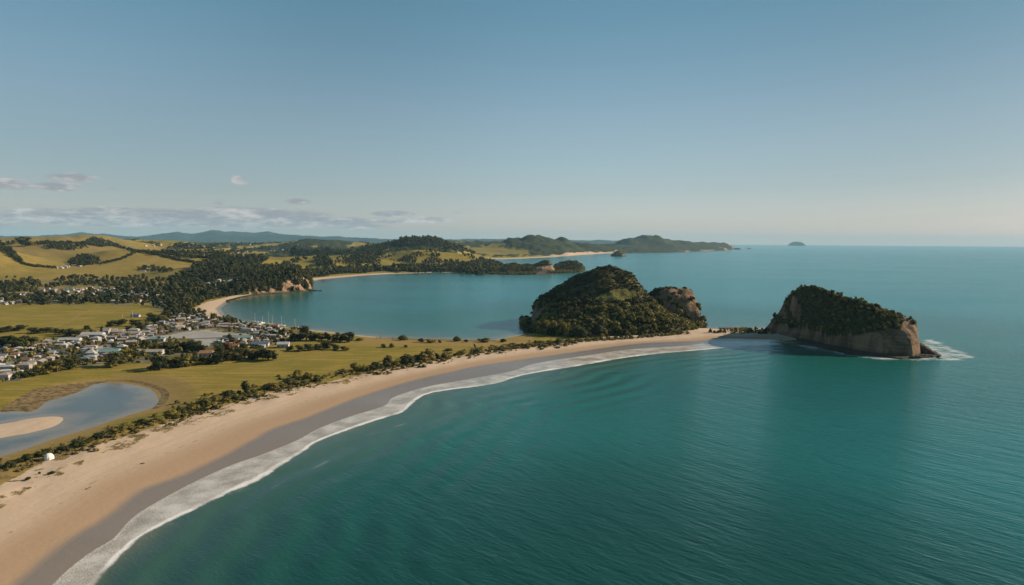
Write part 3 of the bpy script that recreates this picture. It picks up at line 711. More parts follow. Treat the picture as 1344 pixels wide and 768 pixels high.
# low rock causeway from the beach to the cliffed rock is part of the beach; dark scrub is planted on it later
# wooded headland with pale cliffs in front of the inner bay
foot = np.vstack([P(*np.array([(300, 397.5), (318, 391.5), (346, 387), (372, 385.3), (398, 383.6), (408, 381.5), (412, 377), (406, 371)]).T), [(-480, 1640), (-560, 1700), (-640, 1640), (-640, 1350)]])
def hveg(x, y, z, nz, s):
    px, py = project(x, y, z); jx_ = px + 4 * fbm(x, y, 18, 3, 3); jy_ = py + 4 * fbm(x, z * 2, 14, 3, 4); cl = inside(jx_, jy_, [(322, 391), (330, 385), (336, 380), (341, 384), (350, 382), (354, 377), (360, 381), (366, 377), (371, 369), (376, 374), (380, 366), (388, 362), (393, 368), (397, 362), (404, 368), (411, 384), (380, 389), (346, 391)]).astype(float) * (fbm(x, y + z, 16, 3, 45) > -.16)
    return 1 - cl
hk = [(296, 374, 1235), (312, 366, 1250), (330, 358, 1275), (350, 354, 1310), (372, 353, 1345), (392, 355, 1370), (402, 360, 1385), (408, 366, 1400)]
HDL = island("headland", foot, [([at(a_, b_, c_) - np.array([0, 0, 8]) for a_, b_, c_ in hk], 78, 260, [(-.4, -.2), (0, .05), (.2, .42), (.5, .74), (.8, .95), (1, 1)], 10)],
    2.4, M_ROCK2, "wooded headland with pale broken cliffs beside the inner beach", "headland", edge=2.6, veg=hveg, rough=7, seed=300, kind='structure')
# rocky point closing the inner bay
foot = np.vstack([P(*np.array([(640, 359.5), (660, 360.4), (690, 360.6), (722, 360.2), (728, 359.6)]).T), [(150, 2330), (120, 2420), (20, 2440), (-80, 2380)]])
def pveg(x, y, z, nz, s):
    px, py = project(x, y, z); return sstep(nz + .5 * fbm(x, y, 22, 3, 19), .60, .72) * (1 - sstep(px + 5 * fbm(x, y, 15, 3, 2), 700, 708) * sstep(z, 26, 16))
PNT = island("headland", foot, [(ridge([(645, 351), (652, 348), (660, 350), (668, 346.5), (676, 345.5), (684, 347.5), (692, 345.5), (700, 347), (706, 344), (712, 341.5), (720, 342), (727, 349)], 2290, 2290, 2), 85, 90, [(-.4, -.2), (0, 0), (.15, .3), (.5, .75), (1, 1)], 12)],
    4.0, M_ROCK2, "low rocky point with scrub closing the inner bay", "headland", edge=1.6, veg=pveg, rough=6, seed=400, kind='structure')
foot = np.vstack([P(*np.array([(718, 359.8), (745, 358.8), (760, 357.5), (768, 355)]).T), [(262, 2480), (220, 2540), (150, 2480)]])
NUB = island("islet", foot, [(ridge([(720, 352), (730, 347), (738, 345), (746, 343), (756, 342.6), (763, 346), (767, 351)], 2400, 2400, 2), 80, 90, [(-.4, -.2), (0, 0), (.2, .35), (.6, .8), (1, 1)], 8)],
    4.5, M_ROCK, "dark dome islet just off the rocky point of the inner bay", "islet", edge=1.6, rough=4, seed=500)
# small islet in the outer bay, far specks, and the flat far island
def islet(pxl, pxr, base, Yd, tops, label, res, seed, depth=.6, edge=1.5):
    a = P(np.array([pxl, (pxl + pxr) / 2, pxr]), np.array([base, base + .25, base])); w_ = a[2, 0] - a[0, 0]
    foot = np.vstack([a, [(a[2, 0] - w_ * .1, a[2, 1] + w_ * depth), (a[0, 0] + w_ * .1, a[0, 1] + w_ * depth)]])
    Yr = a[:, 1].mean() + w_ * depth * .5
    return island("islet", foot, [(ridge(tops, Yr, Yr), w_ * depth * .6, w_ * depth * .6, [(-.4, -.2), (0, 0), (.3, .55), (1, 1)], w_ * .06)], res, M_ROCK, label, "islet", edge=edge, rough=res * 1.0, seed=seed)
islet(800.5, 823, 336.4, 0, [(803, 333), (808, 329.5), (812, 328.3), (817, 331), (821, 334.5)], "small pointed islet in the outer bay before the far headland", 4.5, 601)
islet(962.5, 974, 327.3, 0, [(964, 326.3), (968, 325.6), (972, 326.4)], "larger low rock speck off the tip of the far headland", 7, 602, .5)
islet(980, 987.5, 326.6, 0, [(981, 326.0), (983, 325.7), (986, 326.1)], "smaller rock speck farther out from the far headland", 7, 603, .5)
# the far island stands on the horizon, 30 km out
fx0 = at(1035, 322, 30000); fx1 = at(1055.5, 322, 30000)
foot = np.array([(fx0[0], 29800), (fx1[0], 29800), (fx1[0], 30500), (fx0[0] + 40, 30500)])
island("far_island", foot, [(ridge([(1037, 319.6), (1040, 318.0), (1044, 317.2), (1050, 317.4), (1053.5, 318.4), (1055, 319.6)], 30100, 30100), 260, 300, [(-.4, -.2), (0, .3), (.3, .8), (1, 1)], 30)], 24, M_ROCK,
       "flat topped island alone on the sea horizon", "island", edge=1.4, rough=12, seed=700)

# distant mountain range
def mountains():
    cr = np.array([(-300, 306), (-150, 308), (-60, 307), (0, 309.5), (60, 310), (85, 308.5), (110, 305), (125, 307.5), (136, 307), (150, 309.5), (178, 311), (200, 309), (214, 307), (235, 305.2), (250, 307.5), (256, 307.5),
                   (270, 304.5), (283, 303), (300, 305), (312, 306), (335, 306), (354, 305), (375, 307.5), (399, 309.5), (440, 310.5), (470, 312.5), (500, 314), (540, 314.5), (580, 315.5), (640, 314), (680, 315.5), (740, 316), (790, 316.5), (830, 317.6)], float)
    px = np.arange(-300, 835, 2.0); yy = np.linspace(16500, 23500, 46)
    gp, gy = np.meshgrid(px, yy); x = (gp - CX) / FPX * gy
    row = np.interp(gp, cr[:, 0], cr[:, 1]); yh = 316.65 + .0073 * (gp - CX)
    zt = 100 + (yh - row) / FPX * 20000
    fr = 1 - np.abs(gy - 20000) / 3500.0
    spur = fbm(x, gy, 1400, 5, 811, .55)
    z = (zt * 1.05 + 30) * np.clip(fr, 0, 1) ** .75 + spur * 110 * sstep(fr, 0, .3) * (1 - .65 * sstep(fr, .75, 1)) - 30 + 46 * fbm(x, gy, 420, 4, 823, .6) * np.clip(fr, 0, 1)
    ii = np.arange(gp.size).reshape(gp.shape); fc = np.stack([ii[:-1, :-1], ii[:-1, 1:], ii[1:, 1:], ii[1:, :-1]], -1).reshape(-1, 4)
    mt, t, b = mat_new("mountain_bush"); p = t.pos(); n = t.noise(p, .0022, 6, .65)
    t.put(b.inputs['Base Color'], t.mix(t.step(n, .35, .65), (.014, .022, .020), (.045, .055, .036))); b.inputs['Roughness'].default_value = .95
    b.inputs['Specular IOR Level'].default_value = .05
    tag(mesh_np("mountains", np.stack([x, gy, z], -1).reshape(-1, 3), fc, mt), "blue distant mountain range along the left horizon", kind='structure')
mountains()
#@PLANTS
# ------------------------------------------------------------------ foliage prototypes (unit size: width 1, height 1)
def ico(sub=1):
    import bmesh
    bm = bmesh.new(); bmesh.ops.create_icosphere(bm, subdivisions=sub, radius=1)
    v_ = np.array([q.co[:] for q in bm.verts]); f_ = np.array([[q.index for q in fc.verts] for fc in bm.faces]); bm.free(); return v_, f_
ICO_V, ICO_F = ico(1)

def crown_proto(seed, n_leaf, leaf, shape='dome', core=True):
    """leaf sprays spread through several lobes, plus a ragged inner mass; quads"""
    r = np.random.default_rng(seed); vs_, fs_ = [], []; nv = 0
    lobes = []
    k = {'dome': 9, 'shrub': 7, 'pine': 8}[shape]
    for i in range(k):
        if shape == 'dome':
            a = r.uniform(0, 6.28); rr = r.uniform(.05, .30); z = .50 + r.uniform(-.26, .28) - rr * .5; s = r.uniform(.16, .26)
            lobes.append((rr * math.cos(a), rr * math.sin(a), z, s, s * .85))
        elif shape == 'shrub':
            a = r.uniform(0, 6.28); rr = r.uniform(.02, .30); z = .45 + r.uniform(-.15, .22) - rr * .5; s = r.uniform(.16, .27)
            lobes.append((rr * math.cos(a), rr * math.sin(a), z, s, s * 1.25))
        else:
            z = .18 + .78 * (i + .5) / k; s = .36 * (1 - .72 * (i / k)) * r.uniform(.8, 1.1); a = r.uniform(0, 6.28)
            lobes.append((.07 * math.cos(a), .07 * math.sin(a), z, s, .10))
    wts = np.array([l[3] ** 2 for l in lobes]); wts /= wts.sum()
    for l in lobes:
        if not core: break
        c = ICO_V * (1 + r.uniform(-.28, .2, (len(ICO_V), 1))) * np.array([l[3], l[3], l[4]]) * .80 + np.array(l[:3])
        c[:, 2] = np.maximum(c[:, 2], .02)
        vs_.append(c); fs_.append(np.hstack([ICO_F, ICO_F[:, 2:3]]) + nv); nv += len(c)   # triangles as degenerate quads, split below
    tri = [np.array(f) for f in fs_]; quads = []
    for i in range(n_leaf):
        l = lobes[r.choice(len(lobes), p=wts)]
        d_ = r.normal(size=3); d_ /= np.linalg.norm(d_); d_[2] = abs(d_[2]) * (1 if r.random() < .8 else -1)
        c = np.array(l[:3]) + d_ * np.array([l[3], l[3], l[4]]) * r.uniform(.78, 1.12)
        if c[2] < .03: c[2] = .03 + r.random() * .05
        n_ = d_ + r.normal(size=3) * .55; n_ /= np.linalg.norm(n_)
        t1 = np.cross(n_, r.normal(size=3)); t1 /= np.linalg.norm(t1) + 1e-9; t2 = np.cross(n_, t1)
        s = leaf * r.uniform(.6, 1.35); s2 = s * r.uniform(.5, .9)
        vs_.append(np.array([c - t1 * s, c + t2 * s2 * .9 + n_ * s * .15, c + t1 * s, c - t2 * s2])); quads.append([nv, nv + 1, nv + 2, nv + 3]); nv += 4
    vv = np.vstack(vs_); q = np.array(quads); T = np.vstack(tri)[:, :3] if tri else np.zeros((0, 3), int)
    T = np.vstack([T, q[:, [0, 1, 2]], q[:, [0, 2, 3]]])
    return vv, T

def tint_from(v, T): return None
DOMES = [crown_proto(10 + i, 330, .060, 'dome') for i in range(4)]
SHRUBS = [crown_proto(30 + i, 300, .062, 'shrub') for i in range(4)]
PINES = [crown_proto(50 + i, 260, .060, 'pine') for i in range(2)]
LOWS = [crown_proto(70 + i, 70, .105, 'shrub') for i in range(5)]
LOWD = [crown_proto(90 + i, 40, .125, 'dome') for i in range(4)]
LOWP = [crown_proto(95 + i, 40, .11, 'pine') for i in range(2)]

def scatter_stuff(name, pts, protos, mat, label, cat=None, seed=1, sink=.05):
    """pts rows: x, y, z, width, height -> ONE joined mesh with a tint per plant"""
    r = np.random.default_rng(seed); pts = np.asarray(pts); Vs, Ts, tn = [], [], []; nv = 0
    pick = r.integers(0, len(protos), len(pts))
    for k, (pv, pt) in enumerate(protos):
        q = pts[pick == k]
        if not len(q): continue
        a = r.uniform(0, 6.28, len(q)); ca, sa = np.cos(a)[:, None], np.sin(a)[:, None]
        x = (pv[None, :, 0] * ca - pv[None, :, 1] * sa) * q[:, 3:4] + q[:, 0:1]
        y = (pv[None, :, 0] * sa + pv[None, :, 1] * ca) * q[:, 3:4] + q[:, 1:2]
        z = (pv[None, :, 2] - sink) * q[:, 4:5] + q[:, 2:3]
        Vs.append(np.stack([x, y, z], -1).reshape(-1, 3))
        Ts.append((pt[None] + (np.arange(len(q)) * len(pv))[:, None, None]).reshape(-1, 3) + nv); nv += len(q) * len(pv)
        tn.append(np.repeat(r.random(len(q)), len(pv)))
    o = mesh_np(name, np.vstack(Vs), np.vstack(Ts), mat, False, dict(tint=np.concatenate(tn)))
    return tag(o, label, cat, kind='stuff')

CLEAR = [(260, 378), (268, 371), (290, 366), (318, 363), (318, 373), (296, 377), (272, 381)]
def clear_at(px, py): return inside(px, py, CLEAR) | inside(px, py, KNOB)
def poisson(pts, rad, seed=0):
    """thin points (n,2) to a spacing, rad may vary per point"""
    cell = {}; keep = []; rad = np.broadcast_to(rad, (len(pts),)); c = float(np.max(rad))
    for i, (x, y) in enumerate(pts):
        k = (int(x // c), int(y // c)); ok = True
        for a in (-1, 0, 1):
            for b in (-1, 0, 1):
                for j in cell.get((k[0] + a, k[1] + b), ()):
                    if (pts[j][0] - x) ** 2 + (pts[j][1] - y) ** 2 < (rad[i]) ** 2: ok = False; break
                if not ok: break
            if not ok: break
        if ok: keep.append(i); cell.setdefault(k, []).append(i)
    return np.array(keep, int)

def island_bush(I, n, wmin, wmax, ar, seed, thr=.45, avoid=None):
    r = np.random.default_rng(seed)
    x = r.uniform(I['lo'][0], I['hi'][0], n); y = r.uniform(I['lo'][1], I['hi'][1], n)
    z = I['z'](x, y); vg = I['veg'](x, y); w_ = wmin + (wmax - wmin) * r.random(n) ** 1.6
    ok = (z > .5) & (vg > thr) & inside(x, y, I['foot'])
    if avoid is not None: ok &= ~avoid(x, y, z)
    x, y, z, w_ = x[ok], y[ok], z[ok], w_[ok]
    k = poisson(np.stack([x, y], -1), w_ * .36)
    return np.stack([x, y, z, w_, w_ * ar * r.uniform(.8, 1.2, len(w_))], -1)[k]

isl_pts = island_bush(ISL, 30000, 3.0, 12.0, .80, 11); isl_pts[:, 3:] *= (1.12 - .45 * sstep(isl_pts[:, 2], 18, 42))[:, None]
rck_pts = island_bush(RCK, 14000, 2.2, 7.5, .85, 12, .4)
# the broad crowns along the sunny foot of the island are single trees, the rest one mass of bush
ppx, ppy = project(isl_pts[:, 0], isl_pts[:, 1], isl_pts[:, 2])
front = (ppy > 404) & (isl_pts[:, 1] < 790) & (isl_pts[:, 3] > 5.0)
fi = np.where(front)[0]; fi = fi[np.argsort(isl_pts[fi, 1])][:70]
front_pts = isl_pts[fi]; isl_rest = np.delete(isl_pts, fi, 0)
isl_rest[:, 4] *= 1 - .40 * sstep(isl_rest[:, 2], 22, 40)
hi_ = isl_rest[:, 2] > 27 + 6 * fbm(isl_rest[:, 0], isl_rest[:, 1], 25, 3, 23)  # upper slope's shade and lower crowns' sunlight put into darker and lighter leaves
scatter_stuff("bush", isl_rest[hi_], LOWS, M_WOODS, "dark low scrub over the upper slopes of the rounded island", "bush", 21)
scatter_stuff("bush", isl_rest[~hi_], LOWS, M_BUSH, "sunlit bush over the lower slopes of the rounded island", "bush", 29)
scatter_stuff("bush", rck_pts, LOWS, M_BUSH, "wind clipped scrub on top of the cliffed sea rock", "bush", 22)
hp = island_bush(HDL, 16000, 6, 15, 1.1, 13, .5, avoid=lambda x, y, z: (z < 2.5) | inside(*project(x, y, z), CLEAR))
scatter_stuff("woods", hp, LOWD, M_WOODS, "dark trees covering the cliffed headland", "woods", 23)
pp = island_bush(PNT, 7000, 5, 9, .7, 14, .5); nb_ = island_bush(NUB, 4000, 6, 13, .8, 15, .5)
scatter_stuff("bush", np.vstack([pp]), LOWS, M_BUSH, "scrub on the low rocky point of the inner bay", "bush", 24)
scatter_stuff("bush", np.vstack([nb_]), LOWS, M_BUSH, "scrub on the dark dome islet", "bush", 25)

def fill(poly, n, wmin, wmax, ar, seed, lo=0, hi=1e9, gap=.55, zoff=0):
    """plants dropped through a traced patch onto the ground"""
    r = np.random.default_rng(seed); pl = np.array(poly, float); a = pl.min(0); b = pl.max(0)
    px = r.uniform(a[0], b[0], n * 4); py = r.uniform(a[1], b[1], n * 4); k = inside(px, py, pl); px, py = px[k][:n], py[k][:n]
    q = drop(px, py); w_ = wmin + (wmax - wmin) * r.random(len(q)) ** 1.5
    ok = (q[:, 1] > lo) & (q[:, 1] < hi) & (q[:, 2] > .6); q, w_ = q[ok], w_[ok]
    k = poisson(q[:, :2], w_ * gap)
    return np.column_stack([q, w_, w_ * ar * r.uniform(.75, 1.25, len(w_))])[k]
def grid_fill(poly, lo, hi, w0, w1, ar, seed, gap=.6, keepf=1.0):
    """even cover of a traced patch, by ground area"""
    r = np.random.default_rng(seed); pl = np.array(poly, float)
    x0 = (pl[:, 0].min() - CX) / FPX; x1 = (pl[:, 0].max() - CX) / FPX
    n = int((x1 - x0) * (hi * hi - lo * lo) / 2 / (w0 * w0) * 1.2); n = min(n, 60000)
    y = np.sqrt(r.uniform(lo * lo, hi * hi, n)); x = r.uniform(x0, x1, n) * y; z = ground_z(x, y)
    px, py = project(x, y, z); jk_ = np.where(y > 2000, 2.6, 1.0); px = px + 2.6 * jk_ * fbm(x, y, 5 + y * .012, 4, 31); py = py + 1.5 * jk_ * fbm(x, y, 5 + y * .02, 4, 37); ok = inside(px, py, pl) & ~clear_at(px, py) & (r.random(n) < keepf); x, y, z = x[ok], y[ok], z[ok]
    w_ = w0 + (w1 - w0) * r.random(len(x)) ** 1.6; k = poisson(np.stack([x, y], -1), w_ * gap)
    return np.column_stack([x, y, z, w_, w_ * ar * r.uniform(.75, 1.3, len(w_))])[k]

wood_lbl = {'headland': "dark woods on the slope above the inner beach", 'hill': "dark wooded hilltop above the grassy far slope", 'shore': "dark trees along the far shore of the inner bay",
            'beachback': "scrubby trees behind the far inner beach", 'ridge': "dark pine belt along the ridge beyond the headland", 'gully': "bush in a gully between green knolls"}
for i, (k, (pl, lo, hi)) in enumerate(WOODS.items()):
    g = grid_fill(pl, lo, hi, 8 if hi < 2400 else 11, 20 if hi < 2400 else 24, .9, 200 + i, .58)
    if k == 'ridge': g[:, 4] *= 1.2
    if len(g): scatter_stuff("woods", g, LOWD if k != 'ridge' else LOWP + LOWD[:1], M_WOODS, wood_lbl[k], "woods", 220 + i)
print("plants so far ok")
#@THINGS
# ------------------------------------------------------------------ single trees and shrubs
def crown_mesh(nm, pr, mat): return mesh_np(nm, pr[0], pr[1], mat, False, None, link=False)
CROWN_OL = [crown_mesh("crown", p_, M_LEAF) for p_ in DOMES]; CROWN_DK = [crown_mesh("crown", p_, M_LEAFD) for p_ in DOMES]
CROWN_RU = [crown_mesh("crown", DOMES[1], M_LEAFR)]; CROWN_PI = [crown_mesh("crown", p_, M_LEAFD) for p_ in PINES]
SHRUB_OL = [crown_mesh("shrub", p_, M_LEAF) for p_ in SHRUBS]; SHRUB_DK = [crown_mesh("shrub", p_, M_LEAFD) for p_ in SHRUBS]
def trunk_mesh():
    vs_, fs_ = [], []; n = 7
    def tube(a, b, ra, rb):
        a, b = np.array(a), np.array(b); d_ = b - a; d_ = d_ / np.linalg.norm(d_); t1 = np.cross(d_, [.3, .8, .1]); t1 /= np.linalg.norm(t1); t2 = np.cross(d_, t1)
        k = len(vs_) * n
        for c, rr in ((a, ra), (b, rb)): vs_.append(np.array([c + rr * (math.cos(q) * t1 + math.sin(q) * t2) for q in np.linspace(0, 6.283, n, endpoint=False)]))
        for i in range(n): fs_.append([k + i, k + (i + 1) % n, k + n + (i + 1) % n, k + n + i])
    tube((0, 0, -.06), (.01, 0, .38), .045, .032); tube((.01, 0, .36), (.14, .08, .62), .026, .012); tube((.01, 0, .36), (-.13, .06, .60), .024, .010); tube((.01, 0, .37), (.0, -.12, .66), .022, .010)
    return mesh_np("trunk", np.vstack(vs_), np.array(fs_), M_BARK, True, None, link=False)
TRUNK = trunk_mesh()
def tree(x, y, z, w_, h_, crowns, label, group, name="tree", i=0):
    e = bpy.data.objects.new(name, None); COL.objects.link(e); e.location = (x, y, z); e.rotation_euler = (0, 0, random.uniform(0, 6.28)); e.scale = (w_, w_, h_)
    e.empty_display_size = .5
    for nm, me in (("trunk", TRUNK), ("crown", crowns[i % len(crowns)])):
        o = bpy.data.objects.new(nm, me); COL.objects.link(o); o.parent = e
    return tag(e, label, "tree", group)
def shrub(x, y, z, w_, h_, meshes, label, group, i=0):
    o = bpy.data.objects.new("shrub", meshes[i % len(meshes)]); COL.objects.link(o); o.location = (x, y, z - .05 * h_); o.scale = (w_, w_, h_); o.rotation_euler = (0, 0, random.uniform(0, 6.28))
    return tag(o, label, "shrub", group)
def px_m(p): return p[1] / FPX                       # metres per photo pixel at a point

# shrubs along the dune: photo column, row of the foot, width, height in photo pixels
DUNE = [(8, 616, 26, 13), (27, 609, 30, 15), (49, 601, 18, 9), (80, 594, 26, 10), (97, 589, 30, 15), (112, 583, 20, 9), (124, 578, 26, 15), (146, 571, 20, 10), (163, 565, 22, 11), (180, 560, 22, 9),
        (203, 556, 28, 15), (222, 551, 30, 16), (234, 545, 24, 10), (250, 540, 24, 11), (262, 534, 30, 15), (266, 541, 16, 6), (282, 528, 24, 12), (295, 523, 28, 14), (308, 526, 20, 9), (320, 518, 28, 18), (337, 521, 18, 8), (346, 513, 20, 12), (357, 513, 28, 14),
        (367, 509, 18, 8), (379, 506, 24, 12), (387, 498, 22, 14), (403, 499, 22, 13), (398, 506, 20, 8), (414, 502, 16, 8), (424, 497, 14, 5),
        (449, 491, 18, 8), (466, 489, 21, 13), (478, 488, 16, 9), (489, 488, 24, 14), (507, 479, 20, 16), (519, 483, 18, 10), (535, 480, 30, 14), (545, 474, 18, 10), (558, 474, 32, 18), (572, 471, 16, 9), (584, 471, 20, 10), (604, 467, 20, 7), (625, 464, 20, 8), (645, 461, 20, 6), (661, 458, 18, 5),
        (678, 457, 20, 7), (696, 455, 22, 7), (713, 453, 22, 8), (735, 451, 22, 8)]
lm = [(60, "beside the white tent"), (150, "along the lagoon shore"), (250, "below the lagoon bend"), (345, "where the dune scrub widens"), (430, "beside the mown field"), (600, "at the middle of the beach"), (760, "near the bush island")]
dl_n = {}
for i, (px, py, a, b) in enumerate(DUNE):
    q = drop(px, py)[0]; s = px_m(q); where = next(t_ for x_, t_ in lm if px <= x_)
    big = "broad" if a > 25 else ("tall" if b > 12 else "low"); tone = "dark" if i % 3 == 0 else "olive"
    kk = random.uniform(.78, 1.08); sh_ = shrub(q[0], q[1] + a * s * .35, q[2], a * s * kk, b * s * random.uniform(.75, 1.2), SHRUB_DK if i % 3 == 0 else SHRUB_OL, f"{big} {tone} shrub on the dune edge {where}", f"{big} {tone} dune shrubs {where}", i)
    sh_.scale = (sh_.scale[0] * random.uniform(.9, 1.45), sh_.scale[1] * random.uniform(.6, 1.0), sh_.scale[2]); sh_.rotation_euler = (random.uniform(-.12, .12), random.uniform(-.12, .12), random.uniform(.2, 1.3))
# in-between low scrub, too ragged to count
und = []
for (px, py, a, b) in DUNE:
    for j in range(30):
        und.append((px + random.uniform(-1.0, 1.0) * a, py + random.uniform(-5, 4), random.uniform(.08, .40) * a, .5))
und = np.array(und); q = drop(und[:, 0], und[:, 1]); wv = und[:, 2] * q[:, 1] / FPX
ok = (q[:, 2] > .9)
scatter_stuff("undergrowth", np.column_stack([q, wv, wv * .5])[ok], LOWS, M_SCRUB, "low scrub between the dune shrubs", "scrub", 41)

for i, (x, y, z, a, b) in enumerate(front_pts):
    px = CX + FPX * x / y; side = "left" if px < 760 else ("middle" if px < 840 else "right")
    o = shrub(x, y, z, a * 1.15, b * 1.2, SHRUB_OL if i % 4 else SHRUB_DK, f"{'olive' if i % 4 else 'dark'} rounded tree at the sandy foot of the bush island, {side} stretch", f"{'olive' if i % 4 else 'dark'} island foot trees, {side} stretch", i)
    o.name = "tree"; o['category'] = "tree"

SPIT = [(529, 446.5, 16, 7), (553, 449, 12, 6), (567, 450, 16, 6), (577, 450, 8, 4), (600, 448, 14, 7), (612, 449, 9, 4), (633, 449, 20, 7), (503, 456, 12, 5), (514, 456, 9, 6), (533, 456, 8, 4), (588, 460, 16, 4), (623, 456, 5, 5), (472, 447, 14, 4), (660, 449, 12, 5)]
for i, (px, py, a, b) in enumerate(SPIT):
    q = drop(px, py)[0]; s = px_m(q); bay = py < 452
    shrub(q[0], q[1], q[2], a * s, b * s * 1.15, SHRUB_DK if i % 2 else SHRUB_OL, ("small shrub on the bay edge of the spit by the fence" if bay else "small bush alone in the mown field of the spit"), ("bay edge shrubs" if bay else "field bushes"), i)
# trees at the edge of the field and town
EDGE = [(402, 447, 19, 21, 'd'), (386, 446, 14, 10, 'd'), (393, 447, 14, 9, 'd'), (414, 447, 14, 10, 'd'), (422, 447, 13, 10, 'o'), (430, 447, 13, 12, 'd'), (442, 448, 14, 12, 'd'), (450, 448, 12, 11, 'd'), (458, 449, 15, 14, 'd'), (370, 441, 12, 11, 'o'), (358, 441, 10, 8, 'd'),
        (392, 461, 14, 8, 'd'), (404, 460, 16, 9, 'd'), (416, 459, 15, 9, 'd'), (427, 458, 16, 10, 'd'), (438, 459, 14, 8, 'd'), (452, 460, 13, 6, 'o'), (381, 460, 12, 7, 'd'),
        (209, 485, 26, 18, 'd'), (222, 482, 18, 14, 'o'), (233, 482, 20, 13, 'd'), (247, 480, 26, 16, 'o'), (258, 479, 18, 12, 'd'), (271, 478, 18, 12, 'o'), (283, 477, 22, 16, 'd'), (298, 474, 22, 16, 'o'), (313, 472, 22, 16, 'd'), (326, 471, 24, 15, 'o'), (338, 472, 20, 13, 'd'), (352, 473, 26, 18, 'd'),
        (299, 462, 16, 15, 'r'), (288, 464, 14, 11, 'd'), (318, 460, 18, 10, 'o'), (335, 461, 18, 10, 'd'), (305, 450, 12, 10, 'r'),
        (205, 462, 18, 12, 'o'), (217, 461, 20, 13, 'd'), (230, 460, 20, 13, 'o'), (243, 460, 20, 13, 'd'), (255, 461, 20, 13, 'o'), (264, 462, 14, 10, 'd'), (190, 456, 16, 12, 'd'),
        (152, 480, 24, 19, 'd'), (143, 482, 18, 12, 'o'), (165, 471, 20, 14, 'o'), (176, 470, 18, 12, 'd'), (60, 490, 24, 14, 'o'), (75, 488, 26, 17, 'o'), (90, 484, 24, 17, 'o'), (100, 480, 16, 14, 'd'), (46, 493, 18, 10, 'd'), (30, 496, 16, 8, 'd'),
        (5, 455, 26, 15, 'd'), (20, 455, 26, 16, 'd'), (35, 453, 24, 13, 'd'), (62, 437, 22, 8, 'd'), (45, 437, 16, 8, 'd'), (78, 439, 18, 9, 'd'), (92, 441, 22, 10, 'd'), (106, 442, 18, 10, 'o'), (25, 434, 18, 8, 'd'), (8, 436, 18, 9, 'd'), (114, 433, 10, 6, 'd'),
        (148, 429, 14, 9, 'd'), (160, 427, 16, 9, 'o'), (178, 428, 18, 10, 'd'), (185, 434, 16, 9, 'd'), (198, 420, 16, 9, 'd'), (212, 421, 16, 8, 'o')]
def edge_where(px, py):
    if px > 380: return "in the hedge row by the bay" if py < 452 else "in the row across the mown field"
    if py > 465: return "along the town edge facing the field"
    if px > 280: return "among the harbour houses"
    if px > 185 and py > 445: return "in the belt below the paved yard"
    if py > 444: return "in the dark grove at the town's left"
    return "between the green field and the houses"
NM = {'d': ('dark green', CROWN_DK), 'o': ('olive', CROWN_OL), 'r': ('russet', CROWN_RU)}
for i, (px, py, a, b, k) in enumerate(EDGE):
    q = drop(px, py)[0]; s = px_m(q); wh = edge_where(px, py); sz = "tall" if b >= 14 else ("mid-sized" if b >= 10 else "low")
    lab = f"{sz} {NM[k][0]} tree {wh}"
    tree(q[0], q[1], q[2], a * s * 1.15, b * s * 1.18, NM[k][1], lab, lab.replace(" tree ", " trees "), "tree", i)
# the big round tree, the pines on the ridge, clumps on the dry hills
FARTREES = [(34, 323, 26, 14, 'o', "broad round tree crowning the dry hilltop"), (386, 336, 16, 16, 'd', "tallest dark pine clump on the ridge behind the headland"), (396, 336, 12, 11, 'd', "shorter pine beside the tall ridge clump"), (404, 336, 12, 10, 'd', "outer pine at the end of the ridge clump")]
for i, (px, py, a, b, k, lab) in enumerate(FARTREES):
    q = drop(px, py)[0]; s = px_m(q); tree(q[0], q[1], q[2], a * s, b * s * 1.1, NM[k][1], lab, None, "tree", i)
# hedges and clumps on the hills as counted trees is beyond sense at this distance: belts
hp_ = []
for hd in hedges:
    sp = smooth(hd, 5); L = np.concatenate([[0], np.cumsum(np.hypot(*np.diff(sp, axis=0).T))]); n = int(L[-1] * 1.5)
    t_ = np.linspace(0, L[-1], n); hp_.append(np.stack([np.interp(t_, L, sp[:, 0]) + RNG.normal(0, .5, n), np.interp(t_, L, sp[:, 1]) + RNG.normal(0, .5, n)], -1))
hp_ = np.vstack(hp_); q = drop(hp_[:, 0], hp_[:, 1]); wv = RNG.uniform(5, 9, len(q)) * np.clip(q[:, 1] / 2000, .6, 1.4)
scatter_stuff("hedge", np.column_stack([q, wv, wv * .95]), LOWD, M_WOODS, "dark hedgerows crossing the dry hill paddocks", "hedge", 51)
cf = fill([(470, 352), (470, 332), (500, 326), (560, 323), (610, 332), (640, 345), (600, 350), (520, 351)], 900, 8, 17, .9, 83, gap=.6); cf = cf[fbm(cf[:, 0], cf[:, 1], 60, 3, 84) > .16]
ck = fill([(378, 350), (380, 336), (412, 333), (470, 334), (500, 338), (500, 350)], 700, 7, 15, .9, 85, gap=.6); ck = ck[fbm(ck[:, 0], ck[:, 1], 55, 3, 86) > .12]
